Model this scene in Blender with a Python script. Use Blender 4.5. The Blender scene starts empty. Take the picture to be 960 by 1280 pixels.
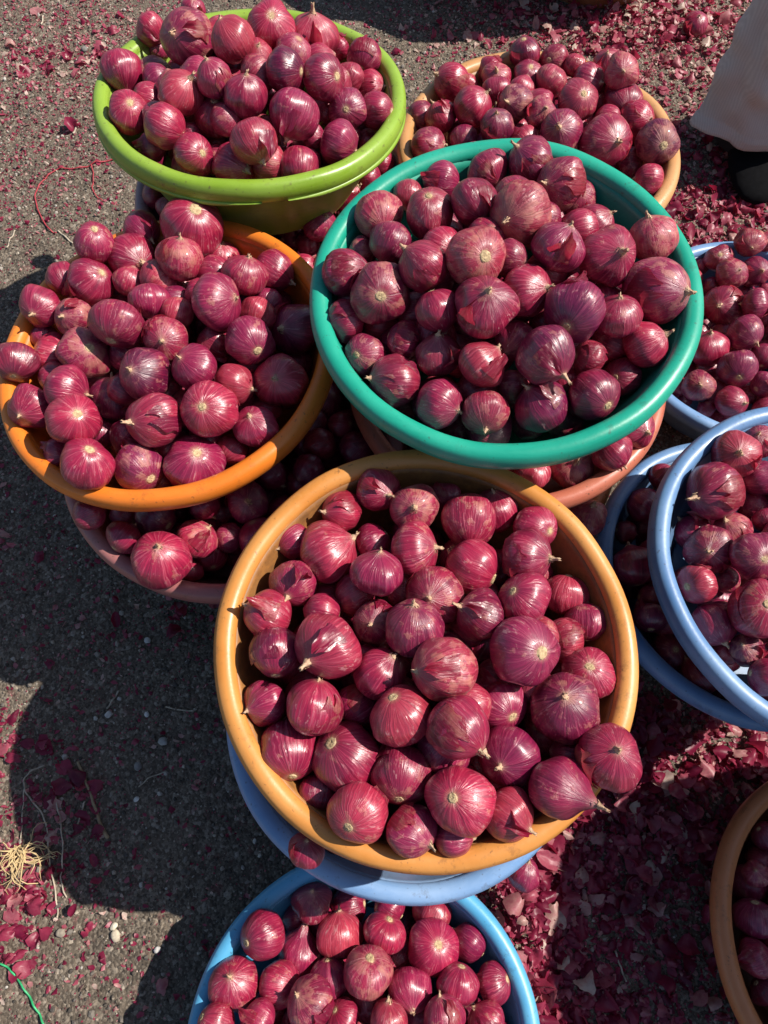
import bpy, math, random
import numpy as np
from mathutils import Vector, Matrix, noise as mn

# ---------------------------------------------------------------- camera, light
C = bpy.context.scene.collection
sc = bpy.context.scene
CAMH = 1.39
PITCH = math.radians(65.95)
FPX = 940.0
cd = bpy.data.cameras.new("camera")
cam = bpy.data.objects.new("camera", cd)
C.objects.link(cam)
cam.location = (0, 0, CAMH)
cam.rotation_euler = (math.pi / 2 - PITCH, 0, 0)
cd.sensor_fit = 'VERTICAL'
cd.sensor_height = 36.0
cd.lens = FPX / 1280 * 36.0
cd.clip_start = 0.02
cd.clip_end = 500
sc.camera = cam

SUN = Vector((0.88, 0.14, 1.0)).normalized()
SUN_EL = math.asin(SUN.z)
SUN_AZ = math.atan2(SUN.x, SUN.y)
w = bpy.data.worlds.new("World")
sc.world = w
w.use_nodes = True
nt = w.node_tree
bg = nt.nodes["Background"]
sky = nt.nodes.new("ShaderNodeTexSky")
sky.sky_type = 'NISHITA'
sky.sun_disc = False
sky.sun_elevation = SUN_EL
sky.sun_rotation = SUN_AZ
nt.links.new(sky.outputs[0], bg.inputs[0])
bg.inputs[1].default_value = 0.075
sl = bpy.data.lights.new("sun", 'SUN')
sl.energy = 5.0
sl.angle = math.radians(0.5)
sl.color = (1.0, 0.93, 0.83)
so = bpy.data.objects.new("sun", sl)
C.objects.link(so)
so.rotation_euler = SUN.to_track_quat('Z', 'Y').to_euler()
so.location = (2, 0.3, 3)
sc.view_settings.view_transform = 'Standard'
sc.view_settings.look = 'None'
sc.view_settings.gamma = 1
sc.view_settings.exposure = 0.5

CE, SE = math.cos(PITCH), math.sin(PITCH)
RIGHT = Vector((1, 0, 0))
UP = Vector((0, SE, CE))
BACK = Vector((0, -CE, SE))          # towards the camera


def ray(px, py):
    """direction per unit of axial depth of the sight line through a photograph pixel"""
    return RIGHT * ((px - 480) / FPX) + UP * (-(py - 640) / FPX) - BACK


def ground_at(px, py, z=0.0):
    d = ray(px, py)
    t = (z - CAMH) / d.z
    return Vector((0, 0, CAMH)) + d * t


def link(name, me, mat=None, parent=None):
    o = bpy.data.objects.new(name, me)
    C.objects.link(o)
    if mat is not None and me is not None and not me.materials:
        me.materials.append(mat)
    if parent is not None:
        o.parent = parent
    return o


def mesh(name, verts, faces, smooth=True):
    me = bpy.data.meshes.new(name)
    me.from_pydata([tuple(v) for v in verts], [], faces)
    me.update()
    if smooth:
        me.polygons.foreach_set("use_smooth", [True] * len(me.polygons))
    return me


def tag(o, label, cat, group=None, kind=None):
    if label:
        o["label"] = label
    if cat:
        o["category"] = cat
    if group:
        o["group"] = group
    if kind:
        o["kind"] = kind
    return o


# ---------------------------------------------------------------- materials
def newmat(name):
    m = bpy.data.materials.new(name)
    m.use_nodes = True
    n = m.node_tree.nodes
    b = n["Principled BSDF"]
    return m, n, m.node_tree.links, b


def math_node(n, l, op, a, b=None, c=None, clamp=False):
    x = n.new("ShaderNodeMath")
    x.operation = op
    x.use_clamp = clamp
    for i, v in enumerate((a, b, c)):
        if v is None:
            continue
        if hasattr(v, "links"):
            l.new(v, x.inputs[i])
        else:
            x.inputs[i].default_value = v
    return x.outputs[0]


def ramp(n, l, src, stops):
    r = n.new("ShaderNodeValToRGB")
    el = r.color_ramp.elements
    while len(el) < len(stops):
        el.new(0.5)
    for e, (p, c) in zip(el, stops):
        e.position = p
        e.color = (c, c, c, 1) if not hasattr(c, "__len__") else (*c, 1)
    l.new(src, r.inputs[0])
    return r.outputs[0]


def mix(n, l, fac, a, b, mode='MIX'):
    x = n.new("ShaderNodeMix")
    x.data_type = 'RGBA'
    x.blend_type = mode
    for s, v in ((x.inputs[0], fac), (x.inputs[6], a), (x.inputs[7], b)):
        if hasattr(v, "links"):
            l.new(v, s)
        elif hasattr(v, "__len__"):
            s.default_value = (*v, 1)
        else:
            s.default_value = v
    return x.outputs[2]


def noise_node(n, l, vec, scale, detail=4, rough=0.55, wv=None, dim='3D', dist=0.0):
    x = n.new("ShaderNodeTexNoise")
    if wv is not None:
        dim = '4D'
    x.noise_dimensions = dim
    x.inputs["Scale"].default_value = scale
    x.inputs["Detail"].default_value = detail
    x.inputs["Roughness"].default_value = rough
    x.inputs["Distortion"].default_value = dist
    if vec is not None:
        l.new(vec, x.inputs["Vector"])
    if wv is not None:
        l.new(wv, x.inputs["W"])
    return x.outputs[0]


def onion_material(name="onion_skin", thin=0.0, joined=False):
    """obj.color: R = tone (0 dark purple .. 1 pale pink), G = dullness / dry tan skin, B = seed"""
    m, n, l, b = newmat(name)
    if joined:          # bulbs that share one mesh: each carries its own local frame and tone
        tc = n.new("ShaderNodeAttribute")
        tc.attribute_name = "local"
        L0 = tc.outputs["Vector"]
        ta = n.new("ShaderNodeAttribute")
        ta.attribute_name = "bulb"
        colsrc = ta.outputs["Vector"]
    else:
        tc = n.new("ShaderNodeTexCoord")
        L0 = tc.outputs["Object"]
        info = n.new("ShaderNodeObjectInfo")
        colsrc = info.outputs["Color"]
    sep = n.new("ShaderNodeSeparateXYZ")
    l.new(L0, sep.inputs[0])
    sc_ = n.new("ShaderNodeSeparateColor")
    l.new(colsrc, sc_.inputs[0])
    tone, dull, seed = sc_.outputs[0], sc_.outputs[1], sc_.outputs[2]
    W = math_node(n, l, 'MULTIPLY', seed, 57.3)
    X, Y, Z = sep.outputs
    rho = math_node(n, l, 'SQRT', math_node(n, l, 'ADD', math_node(n, l, 'MULTIPLY', X, X), math_node(n, l, 'MULTIPLY', Y, Y)))
    rs = math_node(n, l, 'MAXIMUM', rho, 0.02)
    dx = math_node(n, l, 'DIVIDE', X, rs)
    dy = math_node(n, l, 'DIVIDE', Y, rs)
    # meridional coordinate with a slight wobble
    wob = noise_node(n, l, L0, 1.6, 2, 0.5, W)
    wob = math_node(n, l, 'MULTIPLY', math_node(n, l, 'SUBTRACT', wob, 0.5), 0.22)

    def meridian(k, kz):
        cx = n.new("ShaderNodeCombineXYZ")
        l.new(math_node(n, l, 'MULTIPLY', math_node(n, l, 'ADD', dx, wob), k), cx.inputs[0])
        l.new(math_node(n, l, 'MULTIPLY', math_node(n, l, 'ADD', dy, wob), k), cx.inputs[1])
        l.new(math_node(n, l, 'MULTIPLY', Z, kz), cx.inputs[2])
        return cx.outputs[0]
    fine = noise_node(n, l, meridian(17.0, 0.45), 1.0, 3, 0.6, W)
    med = noise_node(n, l, meridian(4.2, 0.5), 1.0, 3, 0.6, W)
    veins = ramp(n, l, fine, [(0.0, 0.0), (0.54, 0.0), (0.60, 0.40), (0.72, 1.0)])
    dark = ramp(n, l, fine, [(0.0, 1.0), (0.40, 0.75), (0.49, 0.0), (1, 0.0)])
    big = noise_node(n, l, L0, 1.3, 3, 0.55, W)
    patchy = noise_node(n, l, L0, 2.6, 5, 0.62, W)
    # colours
    c_dark = mix(n, l, tone, (0.055, 0.002, 0.021), (0.245, 0.006, 0.036))
    c_mid = mix(n, l, tone, (0.145, 0.004, 0.036), (0.45, 0.021, 0.068))
    base = mix(n, l, ramp(n, l, med, [(0.3, 0.0), (0.7, 1.0)]), c_dark, c_mid)
    base = mix(n, l, math_node(n, l, 'MULTIPLY', ramp(n, l, big, [(0.45, 0.0), (0.7, 1.0)]), 0.45), base, (0.36, 0.008, 0.040))
    vcol = mix(n, l, tone, (0.36, 0.065, 0.12), (0.66, 0.21, 0.26))
    sd = math_node(n, l, 'FRACT', math_node(n, l, 'MULTIPLY', seed, 7.31))
    base = mix(n, l, math_node(n, l, 'MULTIPLY', ramp(n, l, sd, [(0.0, 1.0), (0.35, 0.0)]), 0.38), base, (0.16, 0.010, 0.075))
    base = mix(n, l, math_node(n, l, 'MULTIPLY', ramp(n, l, sd, [(0.68, 0.0), (1.0, 1.0)]), 0.35), base, (0.46, 0.055, 0.060))
    vamt = math_node(n, l, 'MULTIPLY', veins, math_node(n, l, 'MULTIPLY_ADD', patchy, 0.95, 0.0))
    base = mix(n, l, vamt, base, vcol)
    base = mix(n, l, math_node(n, l, 'MULTIPLY', dark, 0.55), base, mix(n, l, tone, (0.035, 0.003, 0.016), (0.13, 0.006, 0.026)))
    # dry papery outer skin in patches, thinner colour
    dry = math_node(n, l, 'ADD', patchy, math_node(n, l, 'MULTIPLY', dull, 0.23))
    dry = ramp(n, l, dry, [(0.0, 0.0), (0.68, 0.0), (0.71, 0.45), (0.9, 1.0)])
    drycol = mix(n, l, ramp(n, l, big, [(0.35, 0), (0.65, 1)]), (0.34, 0.085, 0.100), (0.48, 0.25, 0.16))
    base = mix(n, l, math_node(n, l, 'MULTIPLY', dry, 0.55), base, drycol)
    # pale ends
    end = math_node(n, l, 'ADD', math_node(n, l, 'MULTIPLY', rho, 1.0), math_node(n, l, 'MULTIPLY', math_node(n, l, 'SUBTRACT', fine, 0.5), 0.22))
    endm = ramp(n, l, end, [(0.0, 1.0), (0.12, 0.8), (0.19, 0.25), (0.30, 0.0)])
    endc = mix(n, l, ramp(n, l, Z, [(0.0, 0), (0.6, 1)]), (0.50, 0.34, 0.19), (0.36, 0.17, 0.13))
    base = mix(n, l, math_node(n, l, 'MULTIPLY', endm, 0.85), base, endc)
    # tiny flecks of soil and scuffs
    fleck = noise_node(n, l, L0, 22.0, 2, 0.5, W)
    base = mix(n, l, math_node(n, l, 'MULTIPLY', ramp(n, l, fleck, [(0.0, 0.0), (0.68, 0.0), (0.74, 1.0)]), 0.45), base, (0.16, 0.10, 0.07))
    scuff = noise_node(n, l, meridian(5.0, 2.5), 1.0, 4, 0.7, W)
    base = mix(n, l, math_node(n, l, 'MULTIPLY', ramp(n, l, scuff, [(0.0, 0.0), (0.60, 0.0), (0.66, 1.0)]), 0.38), base, (0.62, 0.34, 0.34))
    l.new(base, b.inputs["Base Color"])
    ro = math_node(n, l, 'ADD', math_node(n, l, 'MULTIPLY_ADD', patchy, 0.36, 0.13), math_node(n, l, 'MULTIPLY', dull, 0.16))
    ro = math_node(n, l, 'ADD', ro, math_node(n, l, 'MULTIPLY', dry, 0.15))
    l.new(ro, b.inputs["Roughness"])
    b.inputs["Specular IOR Level"].default_value = 0.75
    l.new(math_node(n, l, "MULTIPLY", ramp(n, l, scuff, [(0.35, 1.0), (0.62, 0.0)]), 0.35), b.inputs["Coat Weight"])
    b.inputs["Coat Roughness"].default_value = 0.13
    # relief
    hgt = math_node(n, l, 'ADD', math_node(n, l, 'MULTIPLY', fine, 0.5), math_node(n, l, 'MULTIPLY', scuff, 0.35))
    hgt = math_node(n, l, 'ADD', hgt, math_node(n, l, 'MULTIPLY', med, 0.9))
    hgt = math_node(n, l, 'ADD', hgt, math_node(n, l, 'MULTIPLY', dry, 0.25))
    bp = n.new("ShaderNodeBump")
    bp.inputs["Strength"].default_value = 0.55
    bp.inputs["Distance"].default_value = 0.0026
    l.new(hgt, bp.inputs["Height"])
    l.new(bp.outputs[0], b.inputs["Normal"])
    if thin > 0:
        tr = n.new("ShaderNodeBsdfTranslucent")
        l.new(mix(n, l, 0.45, base, (0.75, 0.06, 0.10)), tr.inputs[0])
        ms = n.new("ShaderNodeMixShader")
        ms.inputs[0].default_value = thin
        l.new(b.outputs[0], ms.inputs[1])
        l.new(tr.outputs[0], ms.inputs[2])
        l.new(ms.outputs[0], n["Material Output"].inputs[0])
    return m


def papery(name, c1, c2, rough=0.6, scale=14, transl=0.0):
    m, n, l, b = newmat(name)
    tc = n.new("ShaderNodeTexCoord")
    info = n.new("ShaderNodeObjectInfo")
    f = noise_node(n, l, tc.outputs["Object"], scale, 4, 0.6, math_node(n, l, 'MULTIPLY', info.outputs["Random"], 40))
    col = mix(n, l, ramp(n, l, f, [(0.3, 0), (0.7, 1)]), c1, c2)
    l.new(col, b.inputs["Base Color"])
    b.inputs["Roughness"].default_value = rough
    bp = n.new("ShaderNodeBump")
    bp.inputs["Strength"].default_value = 0.6
    bp.inputs["Distance"].default_value = 0.002
    l.new(f, bp.inputs["Height"])
    l.new(bp.outputs[0], b.inputs["Normal"])
    if transl > 0:
        tr = n.new("ShaderNodeBsdfTranslucent")
        l.new(mix(n, l, 0.35, col, (0.75, 0.03, 0.05)), tr.inputs[0])
        ms = n.new("ShaderNodeMixShader")
        ms.inputs[0].default_value = transl
        out = n["Material Output"]
        l.new(b.outputs[0], ms.inputs[1])
        l.new(tr.outputs[0], ms.inputs[2])
        l.new(ms.outputs[0], out.inputs[0])
    return m


def plastic(name, col, pale, dirt=(0.10, 0.06, 0.035), inner=0.0):
    """moulded plastic: faded, scratched, speckled with soil; inner = strength of the dirt on the wall"""
    m, n, l, b = newmat(name)
    tc = n.new("ShaderNodeTexCoord")
    info = n.new("ShaderNodeObjectInfo")
    W = math_node(n, l, 'MULTIPLY', info.outputs["Random"], 31)
    O = tc.outputs["Object"]
    a = noise_node(n, l, O, 7, 5, 0.6, W)
    s = noise_node(n, l, O, 170, 2, 0.5, W)
    s2 = noise_node(n, l, O, 60, 4, 0.65, W)
    c = mix(n, l, ramp(n, l, a, [(0.35, 0), (0.72, 1)]), col, pale)
    # round-and-round scratches: stretched noise
    mp = n.new("ShaderNodeMapping")
    mp.inputs["Scale"].default_value = (9, 9, 260)
    l.new(O, mp.inputs[0])
    st = noise_node(n, l, mp.outputs[0], 1.0, 4, 0.7, W)
    c = mix(n, l, math_node(n, l, 'MULTIPLY', ramp(n, l, st, [(0.50, 0), (0.66, 1)]), 0.40), c, pale)
    nick = noise_node(n, l, O, 26, 6, 0.8, W)
    c = mix(n, l, math_node(n, l, 'MULTIPLY', ramp(n, l, nick, [(0.58, 0), (0.64, 1)]), 0.38), c, dirt)
    c = mix(n, l, math_node(n, l, 'MULTIPLY', ramp(n, l, nick, [(0.34, 1), (0.40, 0)]), 0.35), c, pale)
    c = mix(n, l, math_node(n, l, 'MULTIPLY', ramp(n, l, s2, [(0.60, 0), (0.72, 1)]), 0.30 + inner * 0.35), c, dirt)
    c = mix(n, l, math_node(n, l, 'MULTIPLY', ramp(n, l, s, [(0.66, 0), (0.72, 1)]), 0.65), c, dirt)
    if inner > 0:
        big = noise_node(n, l, O, 16, 5, 0.7, W)
        c = mix(n, l, inner * .4, c, dirt)
        c = mix(n, l, math_node(n, l, 'MULTIPLY', ramp(n, l, big, [(0.36, 0), (0.62, 1)]), inner), c, dirt)
        fine_d = noise_node(n, l, O, 45, 5, 0.75, W)
        c = mix(n, l, math_node(n, l, 'MULTIPLY', ramp(n, l, fine_d, [(0.42, 0), (0.60, 1)]), inner * .8), c, dirt)
    l.new(c, b.inputs["Base Color"])
    l.new(math_node(n, l, 'MULTIPLY_ADD', a, 0.30, 0.24 + 0.2 * inner), b.inputs["Roughness"])
    b.inputs["Specular IOR Level"].default_value = 0.5
    bp = n.new("ShaderNodeBump")
    bp.inputs["Strength"].default_value = 0.35
    bp.inputs["Distance"].default_value = 0.0012
    l.new(math_node(n, l, 'ADD', math_node(n, l, 'MULTIPLY', s2, 0.7), math_node(n, l, 'MULTIPLY', s, 0.25)), bp.inputs["Height"])
    l.new(bp.outputs[0], b.inputs["Normal"])
    return m


M_ONION = onion_material()
M_NECK = papery("dry_neck", (0.33, 0.17, 0.11), (0.60, 0.43, 0.27), 0.65)
M_ROOT = papery("root_plate", (0.26, 0.17, 0.09), (0.66, 0.50, 0.29), 0.85, 9)
M_FLAP = onion_material("loose_red_skin", 0.45)
M_STRAW = papery("straw", (0.40, 0.28, 0.13), (0.66, 0.50, 0.27), 0.8, 30)

# ---------------------------------------------------------------- ground
def fbm(x, y, s, o=0.0):
    return mn.noise(Vector((x * s + o, y * s - o, o * 1.7)))


def ground_material():
    m, n, l, b = newmat("soil")
    tc = n.new("ShaderNodeTexCoord")
    O = tc.outputs["Object"]
    a = noise_node(n, l, O, 3.2, 5, 0.6)
    g = noise_node(n, l, O, 95, 4, 0.7)
    v = n.new("ShaderNodeTexVoronoi")
    v.inputs["Scale"].default_value = 150
    l.new(O, v.inputs["Vector"])
    v2 = n.new("ShaderNodeTexVoronoi")
    v2.inputs["Scale"].default_value = 330
    l.new(O, v2.inputs["Vector"])
    c = mix(n, l, ramp(n, l, a, [(0.35, 0), (0.65, 1)]), (0.082, 0.061, 0.042), (0.190, 0.138, 0.092))
    gr = n.new("ShaderNodeSeparateColor")
    l.new(v.outputs["Color"], gr.inputs[0])
    grit = ramp(n, l, gr.outputs[0], [(0.0, (0.03, 0.026, 0.024)), (0.45, (0.085, 0.072, 0.058)), (0.8, (0.16, 0.13, 0.10)), (0.95, (0.34, 0.29, 0.23)), (1.0, (0.45, 0.40, 0.34))])
    c = mix(n, l, 0.62, c, grit)
    gr2 = n.new("ShaderNodeSeparateColor")
    l.new(v2.outputs["Color"], gr2.inputs[0])
    c = mix(n, l, 0.35, c, ramp(n, l, gr2.outputs[1], [(0.0, (0.03, 0.025, 0.022)), (0.6, (0.12, 0.10, 0.08)), (1.0, (0.36, 0.31, 0.25))]))
    pink = noise_node(n, l, O, 42, 3, 0.6)
    c = mix(n, l, math_node(n, l, 'MULTIPLY', ramp(n, l, pink, [(0.60, 0), (0.68, 1)]), 0.25), c, (0.20, 0.05, 0.06))
    l.new(c, b.inputs["Base Color"])
    b.inputs["Roughness"].default_value = 0.9
    b.inputs["Specular IOR Level"].default_value = 0.25
    bp = n.new("ShaderNodeBump")
    bp.inputs["Strength"].default_value = 0.9
    bp.inputs["Distance"].default_value = 0.004
    l.new(math_node(n, l, 'SUBTRACT', g, math_node(n, l, 'MULTIPLY', v.outputs["Distance"], 0.8)), bp.inputs["Height"])
    l.new(bp.outputs[0], b.inputs["Normal"])
    return m


def gz(x, y):
    return 0.006 * fbm(x, y, 5.0, 3.1) + 0.004 * fbm(x, y, 17.0, 1.2) + 0.0030 * fbm(x, y, 45, 5.0) + 0.0024 * fbm(x, y, 90, 2.0)


def build_ground():
    # fine central sheet that coarsens outwards to the horizon
    fx = list(np.arange(-1.35, 1.651, 0.009))
    fy = list(np.arange(-0.75, 2.751, 0.009))
    outer = [0.3, 0.8, 2, 5, 12, 30, 80, 200]
    xs = [fx[0] - o for o in reversed(outer)] + fx + [fx[-1] + o for o in outer]
    ys = [fy[0] - o for o in reversed(outer)] + fy + [fy[-1] + o for o in outer]
    nx, ny = len(xs), len(ys)
    V = [(x, y, gz(x, y)) for y in ys for x in xs]
    idx = np.arange(nx * ny).reshape(ny, nx)
    F = np.stack([idx[:-1, :-1], idx[:-1, 1:], idx[1:, 1:], idx[1:, :-1]], -1).reshape(-1, 4)
    me = mesh("ground", V, F.tolist())
    o = link("ground", me, ground_material())
    tag(o, "dark gritty soil strewn with onion skins", None, kind="structure")


build_ground()

# ---------------------------------------------------------------- tubs
RW = 0.026          # width of the rolled rim


def lathe(prof, seg, fn=None):
    V, F = [], []
    n = len(prof)
    for i in range(seg):
        a = 2 * math.pi * i / seg
        for j, (r, z) in enumerate(prof):
            if fn:
                r, z = fn(a, r, z, j)
            V.append((r * math.cos(a), r * math.sin(a), z))
    for i in range(seg):
        k = (i + 1) % seg
        for j in range(n - 1):
            F.append((i * n + j, k * n + j, k * n + j + 1, i * n + j + 1))
    return V, F


def wall_r(R, H, z):
    """inner radius of the bowl at height z (z <= 0, measured from the rim top)"""
    t = min(max(-z / H, 0), 1)
    return (R - RW) - (R - RW - R * 0.66) * (t ** 1.35)


def make_tub(name, R, H, m_rim, m_wall, label, loc, tilt, seed=0, group="plastic tubs of onions"):
    root = bpy.data.objects.new(name, None)
    C.objects.link(root)
    root.empty_display_size = 0.05
    nrm = Vector((tilt[0], tilt[1], 1)).normalized()
    q = Vector((0, 0, 1)).rotation_difference(nrm)
    root.rotation_mode = 'QUATERNION'
    root.rotation_quaternion = q
    root.location = Vector(loc) - nrm * H
    tag(root, label, "tub", group)

    def wob(a, r, z, j):
        return r * (1 + 0.0035 * math.sin(2 * a + seed) + 0.0028 * math.sin(5 * a + seed * 2) + .004 * mn.noise(Vector((math.cos(a) * 3, math.sin(a) * 3, seed)))), z + 0.0020 * math.sin(3 * a + seed) + .004 * mn.noise(Vector((math.cos(a) * 2.5, math.sin(a) * 2.5, seed + 5)))
    rim = [(R - RW, -0.016), (R - RW - .0005, -0.010), (R - RW + .002, -0.0045), (R - RW + .007, -0.001), (R - RW + .013, 0.0), (R - RW + .020, -0.0015), (R - .003, -0.0055),
           (R - .0005, -0.011), (R, -0.018), (R - .0015, -0.027), (R - .004, -0.030), (R - .008, -0.029), (R - .009, -0.024), (R - .009, -0.016)]
    V, F = lathe([(r, z + H) for r, z in rim], 120, wob)
    r_ = link("rim", mesh("rim", V, F), m_rim, root)
    out, inn = [], []
    K = 14
    for k in range(K + 1):
        z = -0.013 - (H - 0.013) * k / K
        inn.append((wall_r(R, H, z) + 0.0015, z + 0.004 * (k / K)))
        out.append((wall_r(R, H, z) + 0.0055, z))
    out[0] = (R - RW + 0.010, -0.018)
    prof = inn[::-1] + out
    V, F = lathe([(r, z + H) for r, z in prof], 96, wob)
    link("wall", mesh("wall", V, F), m_wall, root)
    rb = R * 0.66
    prof = [(0.0005, 0.006), (rb * .5, 0.0062), (rb * .86, 0.005), (rb * 1.005, 0.0085), (rb * 1.02, 0.002), (rb * 0.99, 0.0), (rb * .93, -0.0006), (rb * .9, 0.001), (0.0005, 0.0012)]
    V, F = lathe(prof, 64)
    link("base", mesh("base", V, F), m_wall, root)
    root["_"] = 0
    del root["_"]
    return root


def tubmats(name, col, pale, inner=0.25, dirt=(0.10, 0.06, 0.035)):
    return plastic(name + "_plastic", col, pale, dirt), plastic(name + "_wall_plastic", col, pale, dirt, inner)


MAT = dict(
    green=tubmats("green", (0.19, 0.315, 0.022), (0.26, 0.39, 0.06), 0.15),
    teal=tubmats("teal", (0.004, 0.27, 0.185), (0.02, 0.36, 0.25), 0.10, (0.03, 0.12, 0.09)),
    yellow=tubmats("yellow", (0.50, 0.190, 0.034), (0.60, 0.28, 0.080), 0.80, (0.17, 0.080, 0.03)),
    orange=tubmats("orange", (0.66, 0.155, 0.012), (0.72, 0.22, 0.03), 0.25, (0.26, 0.08, 0.02)),
    tan=tubmats("tan", (0.46, 0.22, 0.075), (0.56, 0.31, 0.14), 0.35),
    red=tubmats("brick_red", (0.42, 0.105, 0.060), (0.50, 0.17, 0.11), 0.25),
    pink=tubmats("dusky_pink", (0.30, 0.105, 0.105), (0.36, 0.16, 0.15), 0.25),
    mauve=tubmats("mauve", (0.26, 0.16, 0.19), (0.33, 0.22, 0.25), 0.25),
    blue=tubmats("blue", (0.065, 0.165, 0.36), (0.17, 0.29, 0.48), 0.25, (0.06, 0.07, 0.10)),
    pale_blue=tubmats("pale_blue", (0.11, 0.235, 0.46), (0.24, 0.37, 0.58), 0.25, (0.10, 0.11, 0.14)),
    sky=tubmats("sky_blue", (0.055, 0.29, 0.52), (0.13, 0.40, 0.62), 0.12, (0.05, 0.09, 0.12)),
    brown=tubmats("brown", (0.40, 0.135, 0.045), (0.48, 0.19, 0.08), 0.3),
)
H0 = 0.165
# name: (x, y, z-camera, R, tilt, heap height above rim, drop at the wall, H, material, noun, label)
TUBS = dict(
    green=(-.213, 1.110, -.821, .25, (.038, .108), .070, .020, .150, 'green', 'green tub', "lime green plastic tub heaped with onions, top left, raised on a mauve tub"),
    mauve=(-.187, 1.060, -.965, .25, (0, 0), .012, .02, H0, 'mauve', 'mauve tub', "shaded mauve plastic tub squeezed under the lime green tub"),
    tan=(.275, 1.143, -.949, .25, (-.009, .003), .045, .025, H0, 'tan', 'tan tub', "tan plastic tub of onions at the back, behind the teal tub"),
    teal=(.151, .653, -.749, .25, (-.057, -.031), .055, .028, H0, 'teal', 'teal tub', "teal green plastic tub heaped with onions on top of a brick red tub"),
    red=(.191, .688, -.981, .25, (-.048, .008), .015, .02, H0, 'red', 'red tub', "brick red plastic tub showing below the front of the teal tub"),
    orange=(-.316, .657, -.890, .25, (-.079, -.012), .050, .028, H0, 'orange', 'orange tub', "bright orange plastic tub of onions at the left edge"),
    pink=(-.235, .582, -1.013, .265, (0, 0), .000, .02, H0, 'pink', 'pink tub', "dusky pink plastic tub in shade beneath the bright orange tub"),
    yellow=(.050, .220, -.862, .25, (.012, -.066), .040, .038, .150, 'yellow', 'yellow tub', "scuffed ochre yellow plastic tub of onions in the front centre"),
    bu=(.033, .184, -1.039, .25, (.016, -.005), -.01, .02, H0, 'pale_blue', 'tub below', "pale blue plastic tub peeking out under the ochre yellow tub"),
    lb=(-.028, -.255, -1.245, .25, (.0, .0), .022, .028, .143, 'sky', 'sky-blue tub', "sky blue plastic tub on the ground at the bottom edge"),
    A=(.739, .935, -1.225, .25, (-.006, 0), .030, .02, .163, 'pale_blue', 'rear blue tub', "blue plastic tub on the ground right behind the teal tub"),
    B=(.592, .406, -1.142, .25, (.077, .03), .000, .02, .185, 'blue', 'lower blue tub', "dark blue plastic tub in shade, partly covered by a second blue tub"),
    C=(.613, .351, -.955, .25, (.045, -.023), .010, .02, H0, 'blue', 'upper blue tub', "blue plastic tub of onions at the right edge, stacked above another"),
    brown=(.719, -.124, -1.214, .25, (-.005, -.006), -.02, .02, .172, 'brown', 'brown tub', "brown plastic tub in full shade at the bottom right corner"),
)
TUBOBJ = {}
for i, (k, t) in enumerate(TUBS.items()):
    mr, mw = MAT[t[8]]
    TUBOBJ[k] = make_tub(dict(green="green_tub", teal="teal_tub", yellow="yellow_tub", orange="orange_tub", tan="tan_tub", red="red_tub", pink="pink_tub", mauve="mauve_tub",
                              bu="pale_blue_tub", lb="sky_blue_tub", A="blue_tub", B="blue_tub", C="blue_tub", brown="brown_tub")[k],
                         t[3], t[7], mr, mw, t[10], (t[0], t[1], t[2] + CAMH), t[4], i * 1.3)
def lip_part(root, R_, H, a0, a1, mat):
    V, F = [], []
    prof = [(R_ - .009, -.026), (R_ - .0005, -.026), (R_ + .0004, -.030), (R_ - .001, -.0335), (R_ - .007, -.034), (R_ - .011, -.031)]
    n = 40
    for i in range(n + 1):
        a = math.radians(a0 + (a1 - a0) * i / n)
        f = min(1, 6 * min(i, n - i) / n)
        for r, z in prof:
            V.append(((r) * math.cos(a), r * math.sin(a), H + (-.026 + (z + .026) * f)))
    m = len(prof)
    for i in range(n):
        for j in range(m):
            q = (j + 1) % m
            F.append((i * m + j, (i + 1) * m + j, (i + 1) * m + q, i * m + q))
    F.append(tuple(range(m)))
    F.append(tuple(n * m + k for k in range(m))[::-1])
    link("rim_lip", mesh("rim_lip", V, F), mat, root)


lip_part(TUBOBJ['green'], .25, .150, 175, 278, MAT['green'][0])
lip_part(TUBOBJ['green'], .25, .150, 287, 365, MAT['green'][0])
# tubs at the foot of the taller stacks, which carry the ones in view
HID = [("blue_tub", 'blue', (.055, .205, .175), "blue tub at the foot of the stack under the ochre tub"),
       ("brown_tub", 'brown', (.175, .660, .215), "brown tub at the foot of the stack under the teal tub"),
       ("green_tub", 'green', (-.205, .610, .195), "green tub at the foot of the stack under the orange tub"),
       ("blue_tub", 'blue', (-.17, 1.07, .205), "blue tub at the foot of the stack under the lime green tub"),
       ("orange_tub", 'orange', (.275, 1.15, .255), "orange tub under the tan tub at the back")]
for i, (nm, mk, loc, lab) in enumerate(HID):
    make_tub(nm, .24, .165, *MAT[mk], lab, loc, (0, 0), 9 + i)

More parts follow.
